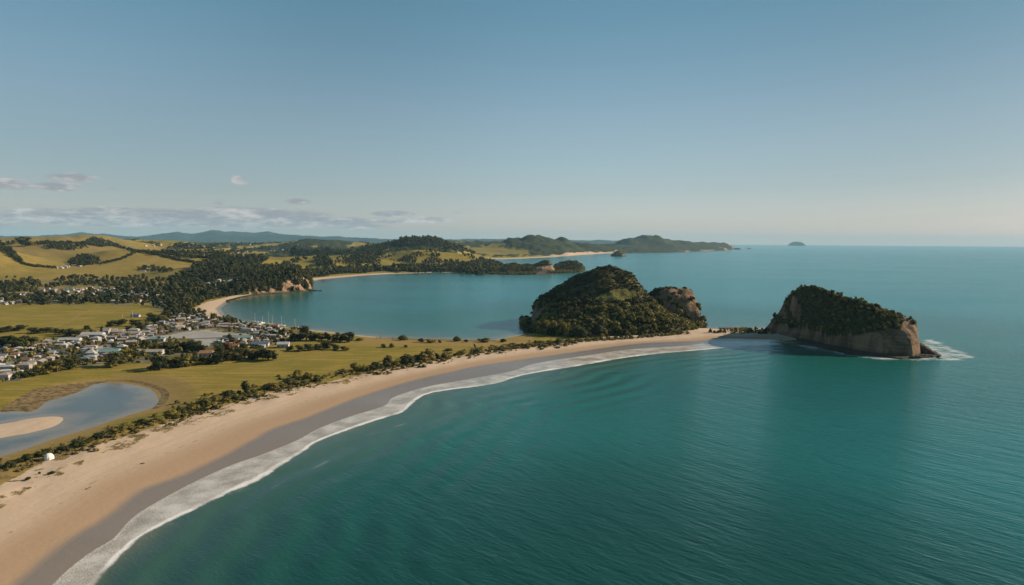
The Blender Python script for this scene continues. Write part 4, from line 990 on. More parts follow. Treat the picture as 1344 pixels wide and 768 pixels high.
cl = [cf, ck, fill([(90, 344), (100, 338), (118, 336), (132, 342), (128, 347), (105, 350), (92, 348)], 160, 8, 14, 1.0, 61), fill([(55, 324), (75, 320), (100, 322), (118, 325), (95, 329), (70, 327)], 120, 9, 15, .9, 62),
      fill([(105, 322), (115, 315), (125, 313), (140, 316), (160, 324), (140, 324)], 260, 9, 15, .9, 63), fill([(0, 318), (20, 318), (20, 321), (0, 322)], 30, 8, 13, .9, 64), fill([(48, 318), (80, 318), (80, 321), (48, 321)], 60, 8, 13, .8, 70),
      fill([(0, 322), (10, 326), (24, 338), (30, 346), (18, 340), (0, 330)], 130, 8, 15, 1.1, 65), fill([(178, 354), (190, 350), (210, 349), (230, 356), (215, 358), (190, 357)], 90, 6, 10, .9, 66),
      fill([(440, 345), (480, 330), (498, 335), (470, 350)], 200, 9, 15, 1, 67), fill([(520, 345), (530, 339), (548, 340), (545, 346)], 60, 9, 15, 1, 68), fill([(170, 330), (330, 328), (330, 338), (230, 340)], 200, 8, 16, .8, 69)]
scatter_stuff("woods", np.vstack(cl), LOWD, M_WOODS, "scattered tree clumps on the dry hills", "woods", 52)
bl = [fill([(-60, 372), (0, 362), (40, 364), (60, 372), (75, 372), (110, 370), (150, 374), (175, 372), (225, 372), (245, 385), (260, 405), (232, 410), (205, 404), (170, 398), (130, 397), (60, 398), (0, 398), (-60, 402)], 1500, 6, 12, .9, 71, gap=.62),
      fill([(-60, 392), (130, 388), (230, 398), (235, 402), (130, 399), (-60, 402)], 200, 6, 11, .9, 72, gap=.8), fill([(70, 368), (110, 362), (160, 366), (230, 360), (235, 368), (160, 374), (80, 374)], 220, 6, 11, .9, 75, gap=.8),
      fill([(180, 425), (215, 408), (260, 408), (330, 428), (300, 428), (260, 420), (210, 425)], 200, 5, 9, .8, 73, gap=.9)]
bl = np.vstack(bl); bl = bl[fbm(bl[:, 0], bl[:, 1] * .6, 60, 3, 87) > RNG.uniform(-.45, .15, len(bl))]; bl[:, 3:] *= RNG.uniform(.9, 1.45, len(bl))[:, None]
scatter_stuff("woods", bl, LOWD + LOWS[:2], M_WOODS, "mixed trees growing among the upper town houses", "woods", 53)
tw = fill(TOWN_POLY, 1500, 2.5, 8.0, .9, 74, gap=.8)
tpx, tpy = project(tw[:, 0], tw[:, 1], tw[:, 2]); tw = tw[~inside(tpx, tpy, [(196, 444), (235, 436), (271, 431), (278, 434), (322, 437), (326, 441), (296, 443), (280, 450), (270, 458), (253, 445)])]
scatter_stuff("shrubbery", tw, LOWS, M_BUSH, "garden trees and shrubs between the town houses", "shrubbery", 54)
pn = fill([(120, 322), (330, 319.5), (430, 323), (430, 333), (330, 332), (200, 334), (150, 328)], 2600, 9, 20, .8, 78, gap=.6)
pn = pn[(fbm(pn[:, 0], pn[:, 1] * .35, 130, 3, 79) > .08) & (pn[:, 1] > 2600)]
if len(pn): scatter_stuff("woods", pn, LOWD, M_WOODS, "tree lines and copses across the far inland plain", "woods", 57)
db = fill([(640, 459), (700, 451), (760, 445.5), (830, 442), (905, 435), (905, 438.5), (830, 445), (760, 449.5), (700, 456), (650, 461)], 1200, 1.5, 6.5, .6, 80, gap=.42)
scatter_stuff("undergrowth", db, LOWS, M_SCRUB, "low scrub where the beach meets the bush island", "scrub", 58)
# scrub on the causeway to the sea rock, and the grass of the dunes
cw = fill([(930, 437), (955, 434), (975, 432.5), (1005, 433), (1022, 438.5), (1000, 438.5), (975, 438), (945, 438)], 160, 2.5, 6.5, .8, 76, gap=.6)
if len(cw): scatter_stuff("bush", cw, LOWS, M_BUSH, "dark scrub on the sand neck before the sea rock", "bush", 55)
def tuft_protos():
    o = []
    for s in range(3):
        r = np.random.default_rng(300 + s); vs_, ts_ = [], []
        for i in range(16):
            a = r.uniform(0, 6.28); b = r.uniform(0, .35); c = np.array([b * math.cos(a), b * math.sin(a), 0]); l = r.uniform(.5, 1); ln = r.uniform(.15, .5); tdir = np.array([math.cos(a) * ln, math.sin(a) * ln, l]); sd_ = np.array([-math.sin(a), math.cos(a), 0]) * .07
            k = len(vs_) * 3; vs_.append(np.array([c - sd_, c + sd_, c + tdir])); ts_.append([k, k + 1, k + 2])
        o.append((np.vstack(vs_), np.array(ts_)))
    return o
def dune_grass():
    polys = DUNE_GRASS
    dens = [900, 420, 260, 900, 700, 500, 1400, 300]; out_ = []
    for i, (pl, n) in enumerate(zip(polys, dens)):
        g = fill([((p_[0] - np.mean([q[0] for q in pl])) * 1.15 + np.mean([q[0] for q in pl]), (p_[1] - np.mean([q[1] for q in pl])) * 1.4 + np.mean([q[1] for q in pl])) for p_ in pl], n * 9, .55, 1.2, .36, 400 + i, gap=.26); gx_, gy_ = project(g[:, 0], g[:, 1], g[:, 2]); gx_ = gx_ + 9 * fbm(g[:, 0], g[:, 1], 9, 4, 131); gy_ = gy_ + 6 * fbm(g[:, 0], g[:, 1], 9, 4, 137); k = (fbm(g[:, 0], g[:, 1], 5, 4, 97) > RNG.uniform(-.25, .35, len(g))) & inside(gx_, gy_, pl); out_.append(g[k])
    g = np.vstack(out_); return g
scatter_stuff("grass", dune_grass(), tuft_protos(), M_TUFT, "tawny dune grass in broken strips on the sand", "grass", 56, sink=0)

# ------------------------------------------------------------------ houses
HB = np.array([(-.5, -.5, 0), (.5, -.5, 0), (.5, .5, 0), (-.5, .5, 0), (-.5, -.5, 1), (.5, -.5, 1), (.5, .5, 1), (-.5, .5, 1)], float)
def wall_mesh(L, D, h, roofh, gable, mat):
    v_ = HB * np.array([L, D, h]); v_[:4, 2] = -.8
    if gable:
        v_ = np.vstack([v_, [(-L / 2, 0, h + roofh), (L / 2, 0, h + roofh)]]); me = bpy.data.meshes.new("wall")
        me.from_pydata(v_.tolist(), [], [(0, 1, 5, 4), (1, 2, 6, 9, 5), (2, 3, 7, 6), (3, 0, 4, 8, 7)])
    else:
        me = bpy.data.meshes.new("wall"); me.from_pydata(v_.tolist(), [], [(0, 1, 5, 4), (1, 2, 6, 5), (2, 3, 7, 6), (3, 0, 4, 7)])
    me.materials.append(mat); return me
def roof_mesh(L, D, h, roofh, gable, mat, e=.45, th=.16):
    me = bpy.data.meshes.new("roof"); k = roofh * (2 * e / D); L2, D2 = L / 2 + e, D / 2 + e
    r_ = L2 if gable else max(L2 - D2, .2); zt, zb = h + roofh + th, h - k + .02
    v_ = [(-L2, -D2, zb), (L2, -D2, zb), (L2, D2, zb), (-L2, D2, zb), (-r_, 0, zt - th), (r_, 0, zt - th)]; v_ += [(x, y, z + th) for x, y, z in v_]
    f_ = [(6, 7, 11, 10), (8, 9, 10, 11), (7, 8, 11), (9, 6, 10), (1, 0, 4, 5), (3, 2, 5, 4), (0, 1, 7, 6), (2, 3, 9, 8), (1, 5, 11, 7), (5, 2, 8, 11), (3, 4, 10, 9), (4, 0, 6, 10)]
    if not gable: f_ = f_[:8] + [(1, 2, 8, 7), (3, 0, 6, 9)] + [(2, 1, 5), (0, 3, 4)]
    me.from_pydata(v_, [], f_); me.materials.append(mat); return me
def window_mesh(L, D, h, mat):
    me = bpy.data.meshes.new("window"); v_, f_ = [], []
    def pane(cx, y, s):
        k = len(v_); a = .6
        for dy_ in (0, s * .05): v_.extend([(cx - a, y + dy_, .9), (cx + a, y + dy_, .9), (cx + a, y + dy_, 2.1), (cx - a, y + dy_, 2.1)])
        f_.extend([(k + 4, k + 5, k + 6, k + 7), (k, k + 1, k + 5, k + 4), (k + 1, k + 2, k + 6, k + 5), (k + 2, k + 3, k + 7, k + 6), (k + 3, k, k + 4, k + 7)])
    pane(0, 0, -1)
    me.from_pydata(v_, [], f_); me.materials.append(mat); return me
ROOFS = {'white': (.46, .45, .44), 'pale grey': (.30, .30, .305), 'pinkish': (.38, .30, .27), 'cream': (.40, .35, .29), 'dark grey': (.10, .10, .11), 'rust red': (.26, .075, .045), 'terracotta': (.36, .17, .09), 'teal': (.20, .32, .31), 'slate blue': (.12, .16, .23)}
RM = {k: plain("roof_" + k.replace(" ", "_"), c, .55, .22, .5) for k, c in ROOFS.items()}
WM = [plain("weatherboard_white", (.42, .40, .38), .7, .12, .6), plain("weatherboard_cream", (.36, .31, .25), .7, .12, .6), plain("weatherboard_grey", (.28, .27, .26), .7, .15, .6), plain("brick_walls", (.24, .13, .09), .8, .25, 2)]
M_GLASS, _t, _b = mat_new("window_glass"); _n = _t.noise(_t.pos(), 2.0, 2, .5); _t.put(_b.inputs['Base Color'], _t.mix(_n, (.02, .025, .03), (.05, .06, .065))); _b.inputs['Roughness'].default_value = .12
VAR = {}
ROADS = [[(-30, 483), (40, 468), (90, 457.5), (140, 449), (190, 442), (232, 435), (262, 425), (280, 417)], [(18, 500), (55, 482), (90, 468), (120, 455), (150, 446)], [(200, 424), (215, 430), (232, 435)], [(250, 445), (300, 443), (340, 443), (375, 441)], [(-20, 388), (60, 385), (140, 387), (205, 393), (222, 405), (212, 420)], [(60, 455), (85, 461), (105, 470)]]
M_ROAD = plain("asphalt", (.085, .083, .080), .85, .25, .2); M_LINE = plain("road_paint", (.6, .6, .58), .6, .1)
RPTS = []
for rd in ROADS:
    q = drop(*smooth(rd, 8).T); q[:, 2] = ground_z(q[:, 0], q[:, 1]); RPTS.append(q)
    tn_ = np.gradient(q[:, :2], axis=0); tn_ /= np.linalg.norm(tn_, axis=1)[:, None] + 1e-9; nv_ = np.stack([-tn_[:, 1], tn_[:, 0]], -1)
    def strip(wd, lift, nm, mt_, off=0.0):
        a_ = q[:, :2] + nv_ * (off + wd / 2); b_ = q[:, :2] + nv_ * (off - wd / 2)
        vv = np.vstack([np.column_stack([a_, ground_z(a_[:, 0], a_[:, 1]) + lift]), np.column_stack([b_, ground_z(b_[:, 0], b_[:, 1]) + lift])]); n_ = len(q)
        return mesh_np(nm, vv, np.stack([np.arange(n_ - 1), np.arange(n_, 2 * n_ - 1), np.arange(n_ + 1, 2 * n_), np.arange(1, n_)], -1), mt_)
    ro = tag(strip(5.5, .12, "road", M_ROAD), "narrow sealed street through the town", kind='structure')
    ln = strip(.14, .135, "centre_line", M_LINE); ln.parent = ro
RALL = np.vstack([np.column_stack([np.interp(np.linspace(0, len(q) - 1, len(q) * 6), np.arange(len(q)), q[:, 0]), np.interp(np.linspace(0, len(q) - 1, len(q) * 6), np.arange(len(q)), q[:, 1])]) for q in RPTS])
def off_road(q, d_): return np.array([((RALL - p_[:2]) ** 2).sum(1).min() > d_ * d_ for p_ in q])
def house_meshes(kind, roof):
    key = (kind, roof)
    if key not in VAR:
        r = random.Random(hash(kind) * 0 + kind * 13 + list(ROOFS).index(roof)); L = r.uniform(9, 15); D = r.uniform(6.5, 9); h = r.choice([2.7, 2.9, 5.2]); rh = D * r.uniform(.17, .30); gb = r.random() < .62
        VAR[key] = (L, D, h, wall_mesh(L, D, h, rh, gb, WM[kind % len(WM)]), roof_mesh(L, D, h, rh, gb, RM[roof]), window_mesh(L, D, h, M_GLASS))
    return VAR[key]
def house(x, y, z, rot, roof, label, group, kind, windows=True, scale=1.0):
    L, D, h, wm, rm2, wi = house_meshes(kind, roof)
    e = bpy.data.objects.new("house", None); COL.objects.link(e); e.location = (x, y, z); e.rotation_euler = (0, 0, rot); e.scale = (scale, scale, scale); e.empty_display_size = 1
    for nm, me in (("wall", wm), ("roof", rm2)):
        o = bpy.data.objects.new(nm, me); COL.objects.link(o); o.parent = e
    if windows:
        for cx in (-L * .3, 0, L * .3):
            for s in (-1, 1):
                o = bpy.data.objects.new("window", wi); COL.objects.link(o); o.parent = e; o.location = (cx * (1 if s < 0 else -1), s * D / 2, 0); o.rotation_euler = (0, 0, 0 if s < 0 else math.pi)
    return tag(e, label, "house", group)
CLUSTERS = [  # polygon, how many, spacing, street bearing, where, group
    ([(-30, 506), (-30, 462), (30, 458), (70, 448), (110, 445), (110, 462), (130, 468), (125, 476), (90, 474), (50, 484), (10, 500)], 92, 8.6, .25, "in the packed lower town by the lagoon field"),
    ([(110, 445), (140, 436), (190, 432), (205, 440), (196, 450), (180, 450), (160, 462), (145, 472), (125, 470), (112, 460)], 56, 8.6, .25, "in the middle of the town below the green field"),
    ([(190, 432), (225, 420), (240, 412), (258, 413), (276, 419), (300, 427), (318, 430), (300, 431), (268, 430), (232, 436), (205, 440)], 62, 8.6, .35, "above the paved yard near the inner beach"),
    ([(292, 444), (322, 440), (380, 437), (378, 442), (355, 446), (350, 456), (330, 458), (300, 456), (285, 452)], 22, 10, .1, "among the harbour trees"),
    ([(310, 427), (335, 428), (372, 432), (372, 436), (325, 437), (306, 431)], 14, 11, .1, "on the harbour edge by the masts"),
    ([(-20, 396), (20, 388), (60, 380), (120, 378), (190, 380), (215, 386), (215, 396), (170, 397), (100, 396), (40, 398), (-20, 402)], 42, 15, .1, "among trees beyond the green field"),
    ([(198, 392), (228, 388), (236, 398), (232, 408), (205, 404)], 14, 12, .4, "under the dark headland woods"),
    ([(262, 374), (285, 369), (314, 366), (314, 372), (290, 376), (268, 379)], 14, 12, .2, "in the white group on the headland slope"),
    ([(66, 350), (106, 346), (108, 351), (70, 353.5)], 10, 14, .2, "in the valley between the dry hills"),
    ([(430, 356), (470, 353), (510, 350), (512, 354), (470, 357.5), (432, 361)], 12, 22, .1, "behind the far inner beach"),
    ([(172, 357), (195, 353), (212, 353), (205, 358)], 5, 16, .2, "on the dry slope left of the headland")]
wts = {'white': 26, 'pale grey': 20, 'pinkish': 20, 'cream': 10, 'dark grey': 7, 'rust red': 5, 'terracotta': 5, 'teal': 3, 'slate blue': 4}
PAVEP = [(196, 445), (235, 436), (271, 431), (278, 434), (322, 437), (328, 441), (296, 443), (280, 450), (270, 458), (252, 446), (225, 446)]
TREEM = [(drop(px, py)[0], a) for px, py, a, b, k in EDGE]
COUNTS = [330, 230, 270, 64, 36, 230, 24, 20, 14, 16, 6]
ALLH = []
for ci, (pl, n, gap, brg, where) in enumerate(CLUSTERS):
    r = np.random.default_rng(500 + ci); p_ = np.array(pl, float); lo_, hi_ = p_.min(0), p_.max(0); n = COUNTS[ci]
    px = r.uniform(lo_[0], hi_[0], n * 60); py = r.uniform(lo_[1], hi_[1], n * 60); k = inside(px, py, p_) & ~inside(px, py, PAVEP); q = drop(px[k], py[k])
    if ci < 5: q = q[(q[:, 1] < 1250)]
    q = q[:4000]; q = q[off_road(q, 6.5)]
    q = q[poisson(q[:, :2], gap * (.74 if ci < 5 else .74))][:n]
    for i, (x, y, z) in enumerate(q):
        roof = random.choices(list(wts), list(wts.values()))[0]
        if ci in (7, 8): roof = 'white' if random.random() < .8 else 'pale grey'
        sz = random.choice([.38, .44, .5, .54, .68]); small = "small" if sz < .42 else ("large" if sz > .6 else "plain")
        ALLH.append((y, x, z, brg + random.choice([0, 0, math.pi / 2]) + random.gauss(0, .16), roof, f"{small} {roof} roofed house {where}", f"{small} {roof} roofed houses {where}", random.randrange(6), sz * (1.2 if y > 1100 else 1)))
ALLH.sort(key=lambda h_: h_[0])
for (y, x, z, rot, roof, lab, grp, kind, sz) in ALLH[:285]: house(x, y, z, rot, roof, lab, grp, kind, y < 690, sz)
def far_houses(rest):
    vs_, fs_, mi, mats = [], [], [], []
    for (y, x, z, rot, roof, lab, grp, kind, sz) in rest:
        c, s_ = math.cos(rot) * sz, math.sin(rot) * sz
        for me in house_meshes(kind, roof)[3:5]:
            if me.materials[0] not in mats: mats.append(me.materials[0])
            k = len(vs_); vs_ += [(x + v_.co.x * c - v_.co.y * s_, y + v_.co.x * s_ + v_.co.y * c, z + v_.co.z * sz) for v_ in me.vertices]
            for p_ in me.polygons: fs_.append(tuple(k + i for i in p_.vertices)); mi.append(mats.index(me.materials[0]))
    me = bpy.data.meshes.new("houses"); me.from_pydata(vs_, [], fs_)
    for m_ in mats: me.materials.append(m_)
    me.polygons.foreach_set("material_index", mi); o = bpy.data.objects.new("houses", me); COL.objects.link(o)
    tag(o, "many tiny far roofs scattered through the trees inland", "houses", kind='stuff')
pxs_ = RNG.uniform(170, 420, 70); pys_ = RNG.uniform(321, 333, 70)
for (x, y, z) in drop(pxs_, pys_):
    if y > 2500: ALLH.append((y, x, z, RNG.uniform(0, 3), 'white', '', '', int(RNG.integers(6)), .85))
far_houses(ALLH[285:])
# larger buildings one can pick out
BIG = [(122, 443, 24, 3, 6, 'white', "long white barn with a wide gable at the edge of the green field"), (150, 397, 30, 2, 5, 'white', "long low white building before the trees beyond the field"), (207, 448, 16, 2, 4, 'teal', "teal roofed hall at the left end of the paved yard"),
       (92, 449, 22, 2, 5, 'white', "wide white shed at the back of the packed lower town"), (144, 466, 18, 3, 6, 'teal', "pale teal roofed building beside the dark trees at the town edge"), (199, 465, 22, 2, 5, 'cream', "long cream building in the trees below the paved yard"), (271, 468, 12, 3, 5, 'terracotta', "salmon roofed house at the foot of the paved yard"),
       (372, 456, 12, 3, 5, 'white', "white bach beside the hedge row in the mown field"), (318, 446, 22, 2, 5, 'teal', "green roofed boat shed beside the russet tree"), (178, 416, 12, 2, 4, 'slate blue', "grey blue shed at the right tip of the green field"), (342, 454, 18, 2, 5, 'slate blue', "slate blue roofed hall among the harbour trees"), (173, 440, 20, 2, 5, 'pinkish', "long pinkish roofed shop block in the middle of the town")]
for px, py, L, h, D, roof, lab in BIG:
    L *= .8; h *= .8; D *= .8
    q = drop(px, py)[0]; e = bpy.data.objects.new("building", None); COL.objects.link(e); e.location = q; e.rotation_euler = (0, 0, .15)
    D = D * 2.0; rh = D * .2
    for nm, me in (("wall", wall_mesh(L, D, h + 1, rh, True, WM[0])), ("roof", roof_mesh(L, D, h + 1, rh, True, RM[roof]))):
        o = bpy.data.objects.new(nm, me); COL.objects.link(o); o.parent = e
    wi = window_mesh(L, D, h, M_GLASS)
    for cx in np.linspace(-L * .38, L * .38, max(3, int(L / 4))):
        o = bpy.data.objects.new("window", wi); COL.objects.link(o); o.parent = e; o.location = (cx, -D / 2, 0)
    tag(e, lab, "building")

# ------------------------------------------------------------------ sailing boats at the harbour
M_HULL = plain("white_hull", (.68, .68, .66), .35, .08, 2); M_MAST = plain("pale_spar", (.62, .60, .56), .4, .1, 2); M_DECK = plain("boat_deck", (.42, .36, .28), .7, .2, 2)
def loft(sections, name, mat, cap=True):
    n = len(sections[0]); v_ = [p_ for s in sections for p_ in s]; f_ = []
    for i in range(len(sections) - 1):
        for j in range(n - 1): f_.append((i * n + j, i * n + j + 1, (i + 1) * n + j + 1, (i + 1) * n + j))
    if cap: f_.append(tuple(range(n))); f_.append(tuple((len(sections) - 1) * n + j for j in reversed(range(n))))
    me = bpy.data.meshes.new(name); me.from_pydata(v_, [], f_); me.materials.append(mat); return me
def cyl(name, a, b, ra, rb, mat, n=8):
    a, b = Vector(a), Vector(b); d_ = (b - a).normalized(); t1 = d_.orthogonal().normalized(); t2 = d_.cross(t1); v_, f_ = [], []
    for c, rr in ((a, ra), (b, rb)):
        for i in range(n): q_ = 6.2832 * i / n; v_.append(tuple(c + rr * (math.cos(q_) * t1 + math.sin(q_) * t2)))
    for i in range(n): f_.append((i, (i + 1) % n, n + (i + 1) % n, n + i))
    f_ += [tuple(reversed(range(n))), tuple(range(n, 2 * n))]
    me = bpy.data.meshes.new(name); me.from_pydata(v_, [], f_); me.materials.append(mat); return me
secs = []
for t_ in np.linspace(0, 1, 9):
    b_ = 1.55 * (math.sin(math.pi * min(1, .30 + .70 * (1 - t_))) ** .7 if t_ > .02 else .78) * (1 - t_ ** 6); zk = -.5 + .5 * t_ ** 4; x = -5 + 10 * t_; dk = .85 + .35 * t_ ** 2
    secs.append([(x, -b_ - .01, dk), (x, -b_ * .92, .3), (x, -b_ * .4, zk), (x, b_ * .4, zk), (x, b_ * .92, .3), (x, b_ + .01, dk)])
hull_me = loft(secs, "hull", M_HULL)
deck_me = bpy.data.meshes.new("deck"); dv = [(s[0][0], s[0][1] * .95, s[0][2] + .03) for s in secs] + [(s[5][0], s[5][1] * .95, s[5][2] + .03) for s in reversed(secs)]
deck_me.from_pydata(dv, [], [(i, i + 1, 16 - i, 17 - i) for i in range(8)]); deck_me.materials.append(M_DECK)
cab_me = loft([[(x, -w_, .9), (x, -w_ * .8, 1.5 + zz), (x, w_ * .8, 1.5 + zz), (x, w_, .9)] for x, w_, zz in ((-2.2, .9, .1), (0, 1.0, .12), (1.6, .7, .0), (2.1, .5, -.35))], "cabin", M_HULL)
def sailboat(px, py, mast_h, rot, label):
    c = P(px, py, 0.0); e = bpy.data.objects.new("sailboat", None); COL.objects.link(e); e.location = (c[0], c[1], 0); e.rotation_euler = (0, 0, rot)
    for nm, me in (("hull", hull_me), ("deck", deck_me), ("cabin", cab_me), ("mast", cyl("mast", (.6, 0, .9), (.6, 0, mast_h), .17, .11, M_MAST)), ("boom", cyl("boom", (.6, 0, 2.3), (-3.6, 0, 2.4), .09, .07, M_MAST)),
                   ("stay", cyl("stay", (4.9, 0, 1.25), (.6, 0, mast_h - .3), .03, .03, M_MAST, 5))):
        o = bpy.data.objects.new(nm, me); COL.objects.link(o); o.parent = e
    return tag(e, label, "sailboat", "sailing boats moored at the harbour edge")
sailboat(334, 423.5, 11.5, .3, "white sailing boat at the left end of the moored boats")
sailboat(351.5, 426, 15.5, .1, "white sailing boat with the tallest mast in the harbour")
sailboat(357, 426.8, 12, -.2, "white sailing boat close beside the tallest masted one")
sailboat(369, 428.2, 12, .5, "white sailing boat moored above the olive harbour tree")
sailboat(386.5, 430.2, 10.5, .2, "white sailing boat nearest the big dark tree")
sailboat(344, 424.8, 8.5, 1.2, "small white sailing boat with a short mast between taller ones")

# ------------------------------------------------------------------ fence on the bay edge, post in the field, tent, driftwood
M_WOOD = plain("weathered_wood", (.10, .082, .062), .9, .3, 3)
def fence():
    pts = drop(np.linspace(494, 650, 60), np.interp(np.linspace(494, 650, 60), [494, 543, 600, 650], [444.2, 446.2, 447.6, 448.2]))
    e = bpy.data.objects.new("fence", None); COL.objects.link(e); e.location = pts[0]; o0 = np.array(pts[0])
    pm = cyl("post", (0, 0, -.3), (0, 0, 1.9), .20, .17, M_WOOD, 7)
    for p_ in pts:
        o = bpy.data.objects.new("post", pm); COL.objects.link(o); o.parent = e; o.location = p_ - o0
    v_, f_ = [], []
    for zz in (.55, 1.05):
        k = len(v_)
        for p_ in pts:
            q_ = p_ - o0; v_ += [(q_[0], q_[1] - .04, q_[2] + zz - .07), (q_[0], q_[1] - .04, q_[2] + zz + .07), (q_[0], q_[1] + .04, q_[2] + zz + .07), (q_[0], q_[1] + .04, q_[2] + zz - .07)]
        for i in range(len(pts) - 1):
            for j in range(4): f_.append((k + i * 4 + j, k + i * 4 + (j + 1) % 4, k + i * 4 + 4 + (j + 1) % 4, k + i * 4 + 4 + j))
    me = bpy.data.meshes.new("rail"); me.from_pydata(v_, [], f_); me.materials.append(M_WOOD); o = bpy.data.objects.new("rail", me); COL.objects.link(o); o.parent = e
    tag(e, "weathered wooden fence along the bay edge of the spit", "fence")
fence()
for px, py, h_, mt_, lab in ((499.5, 445, 5.5, M_WOOD, "tall dark post standing above the bay edge fence"), (515.5, 446, 3.6, M_WOOD, "shorter dark post right of the tall one by the bay fence"), (174, 417, 9.5, M_MAST, "tall white pole at the right end of the green field"), (161, 418, 5, M_MAST, "short white pole left of the tall field pole")):
    q = drop(px, py)[0]; o = bpy.data.objects.new("pole", cyl("pole", (0, 0, -.5), (0, 0, h_), .22, .16, mt_)); COL.objects.link(o); o.location = q; tag(o, lab, "pole")
def tent():
    q = drop(64, 603)[0]; e = bpy.data.objects.new("tent", None); COL.objects.link(e); e.location = q; e.rotation_euler = (0, 0, .5)
    mt_ = plain("tent_canvas", (.74, .72, .68), .8, .06, 1.5); v_, f_ = [], []; n, k = 14, 7
    for j in range(k + 1):
        a = j / k * math.pi / 2
        for i in range(n):
            b_ = 6.2832 * i / n; r_ = (1.9 + .10 * math.cos(3 * b_)) * math.cos(a) ** .75; v_.append((r_ * math.cos(b_) * 1.05, r_ * math.sin(b_), 2.7 * math.sin(a) ** .9 + (0 if j else -.15)))
    for j in range(k):
        for i in range(n): f_.append((j * n + i, j * n + (i + 1) % n, (j + 1) * n + (i + 1) % n, (j + 1) * n + i))
    me = bpy.data.meshes.new("canopy"); me.from_pydata(v_, [], f_); me.materials.append(mt_); o = bpy.data.objects.new("canopy", me); COL.objects.link(o); o.parent = e
    a_ = [(.45 * s, -1.96 + .0 - .06 * 0, z) for s, z in ((-1, 0), (1, 0), (.75, 1.2), (0, 1.55), (-.75, 1.2))]
    v2 = [(x, y + .42 * (z / 1.55) ** 2 - .05, z) for x, y, z in a_] + [(x, y + .42 * (z / 1.55) ** 2 + .15, z) for x, y, z in a_]
    me = bpy.data.meshes.new("door"); me.from_pydata(v2, [], [(0, 1, 2, 3, 4), (9, 8, 7, 6, 5)] + [(i, 5 + i, 5 + (i + 1) % 5, (i + 1) % 5) for i in range(5)]); me.materials.append(plain("tent_flap", (.42, .41, .39), .8, .1)); o = bpy.data.objects.new("door", me); COL.objects.link(o); o.parent = e
    tag(e, "white domed tent pitched at the dune edge beside the lagoon", "tent")
tent()
M_DRIFT = plain("driftwood_grey", (.13, .10, .075), .9, .35, 3)
def driftwood(px, py, L, rot, label):
    q = drop(px, py)[0]; r = random.Random(px * 7 + py); v_, f_, n = [], [], 7
    def limb(a, b, ra, rb):
        for s in range(6):
            t_ = s / 5; c = Vector(a).lerp(Vector(b), t_) + Vector((0, .09 * L * .15 * math.sin(t_ * 5), .05 * math.sin(t_ * 7))); rr = ra + (rb - ra) * t_; d_ = (Vector(b) - Vector(a)).normalized(); t1 = d_.orthogonal().normalized(); t2 = d_.cross(t1)
            for i in range(n): a_ = 6.2832 * i / n; v_.append(tuple(c + rr * r.uniform(.8, 1.15) * (math.cos(a_) * t1 + math.sin(a_) * t2)))
        k = len(v_) - 6 * n
        for s in range(5):
            for i in range(n): f_.append((k + s * n + i, k + s * n + (i + 1) % n, k + (s + 1) * n + (i + 1) % n, k + (s + 1) * n + i))
        f_.append(tuple(k + i for i in reversed(range(n)))); f_.append(tuple(k + 5 * n + i for i in range(n)))
    limb((-L / 2, 0, .16), (L / 2, .2, .2), .22, .10); limb((-L * .1, 0, .2), (L * .2, .5 * L * .3, .7), .10, .04); limb((L * .15, .1, .2), (L * .4, -.4 * L * .3, .5), .08, .03)
    me = bpy.data.meshes.new("driftwood"); me.from_pydata(v_, [], f_); me.materials.append(M_DRIFT); o = bpy.data.objects.new("driftwood", me); COL.objects.link(o); o.location = q; o.rotation_euler = (0, 0, rot); tag(o, label, "driftwood")
driftwood(52, 617, 3.2, .9, "grey branching driftwood on the sand below the white tent"); driftwood(18, 632, 4.0, .3, "long driftwood limb in the dune grass at the left")
driftwood(117, 641, 2.6, 1.4, "lone driftwood branch out on the open sand"); driftwood(583, 478, 2.5, .4, "driftwood piece on the dry sand below the mid beach shrubs"); driftwood(187, 609, 1.8, .2, "short driftwood stick on the sand beside the grass strip")
for px, py, a, b, lab in ((52, 622, 5, 4, "tiny dark bush on the sand below the tent"), (36, 630, 12, 5, "low dark bush mat in the dune grass"), (68, 622, 12, 5, "low bush at the right end of the dune grass")):
    q = drop(px, py)[0]; s = px_m(q); shrub(q[0], q[1], q[2], a * s, b * s, SHRUB_DK, lab, None, 1)
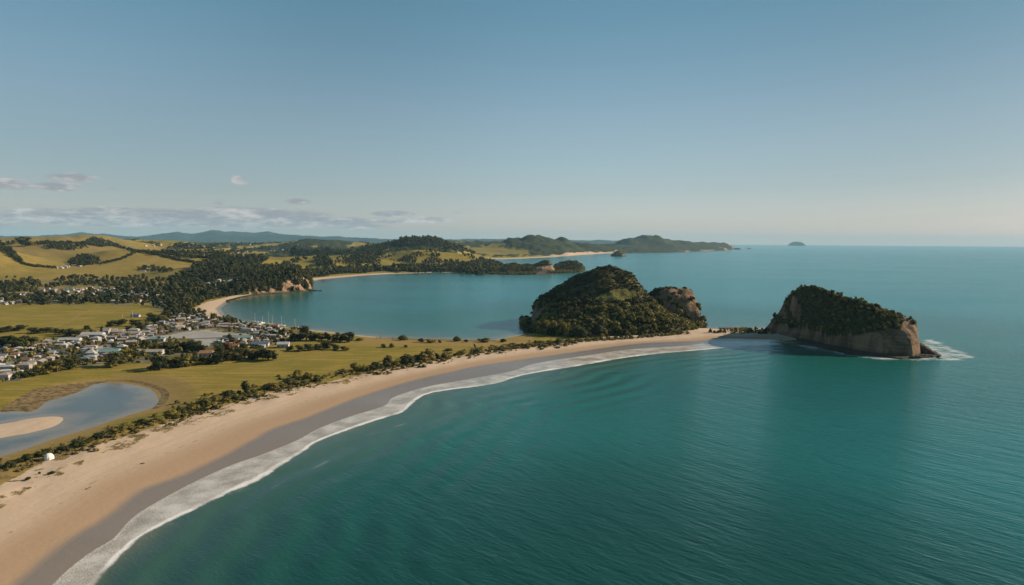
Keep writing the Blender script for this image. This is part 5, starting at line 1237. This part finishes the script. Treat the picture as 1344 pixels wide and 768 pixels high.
# fallen rocks at the foot of the sea rock and along the headland
def boulder(x, y, z, s, mat, label, group, seed):
    r = np.random.default_rng(seed); v_, f_ = ico(2); v_ = v_ * (1 + .22 * r.normal(size=(len(v_), 1)).clip(-1.2, 1.2)) * np.array([s, s * r.uniform(.6, 1), s * r.uniform(.45, .8)])
    o = mesh_np("boulder", v_, f_, mat, False); o.location = (x, y, z); o.rotation_euler = (0, 0, r.uniform(0, 6)); tag(o, label, "boulder", group)
r = np.random.default_rng(88)
for i in range(34):
    t_ = r.random(); px = 1196 + 40 * t_; py = 470.5 - 5 * t_ * r.random() - 1.5 * t_; c = P(px, py, 0)
    boulder(c[0], c[1], .4, r.uniform(.7, 2.4) * (1.2 - .5 * t_), M_ROCKD, "dark fallen boulder at the seaward foot of the cliffed rock", "boulders at the foot of the sea rock", 900 + i)
for i in range(14):
    t_ = i / 13; px = 404 + 18 * t_; py = 381.8 + .6 * r.normal() * .4; c = P(px, py, 0)
    boulder(c[0], c[1], .3, r.uniform(1.2, 3.2) * (1.2 - .6 * t_), M_ROCKD, "dark rock in the reef off the headland tip", "reef rocks off the headland tip", 950 + i)

# ------------------------------------------------------------------ the air: one thin even haze round everything
def haze():
    x0, x1, y0, y1, z0, z1 = -41000, 42000, -900, 40800, -8, 520
    v_ = [(x, y, z) for z in (z0, z1) for y in (y0, y1) for x in (x0, x1)]
    me = bpy.data.meshes.new("haze"); me.from_pydata(v_, [], [(0, 2, 3, 1), (4, 5, 7, 6), (0, 1, 5, 4), (2, 6, 7, 3), (0, 4, 6, 2), (1, 3, 7, 5)])
    mt_ = bpy.data.materials.new("haze"); mt_.use_nodes = True; t = NT(mt_.node_tree); t.n.clear(); o_ = t.new('ShaderNodeOutputMaterial'); pv = t.new('ShaderNodeVolumePrincipled')
    pv.inputs['Color'].default_value = (.40, .76, 1.0, 1); pv.inputs['Density'].default_value = HAZE_DENSITY; pv.inputs['Anisotropy'].default_value = .0
    t.l.new(pv.outputs[0], o_.inputs['Volume']); mt_.cycles.homogeneous_volume = True
    me.materials.append(mt_); o = bpy.data.objects.new("haze", me); COL.objects.link(o); tag(o, "thin pale sea haze over the whole coast", kind='stuff')
HAZE_DENSITY = 2.2e-5
haze()
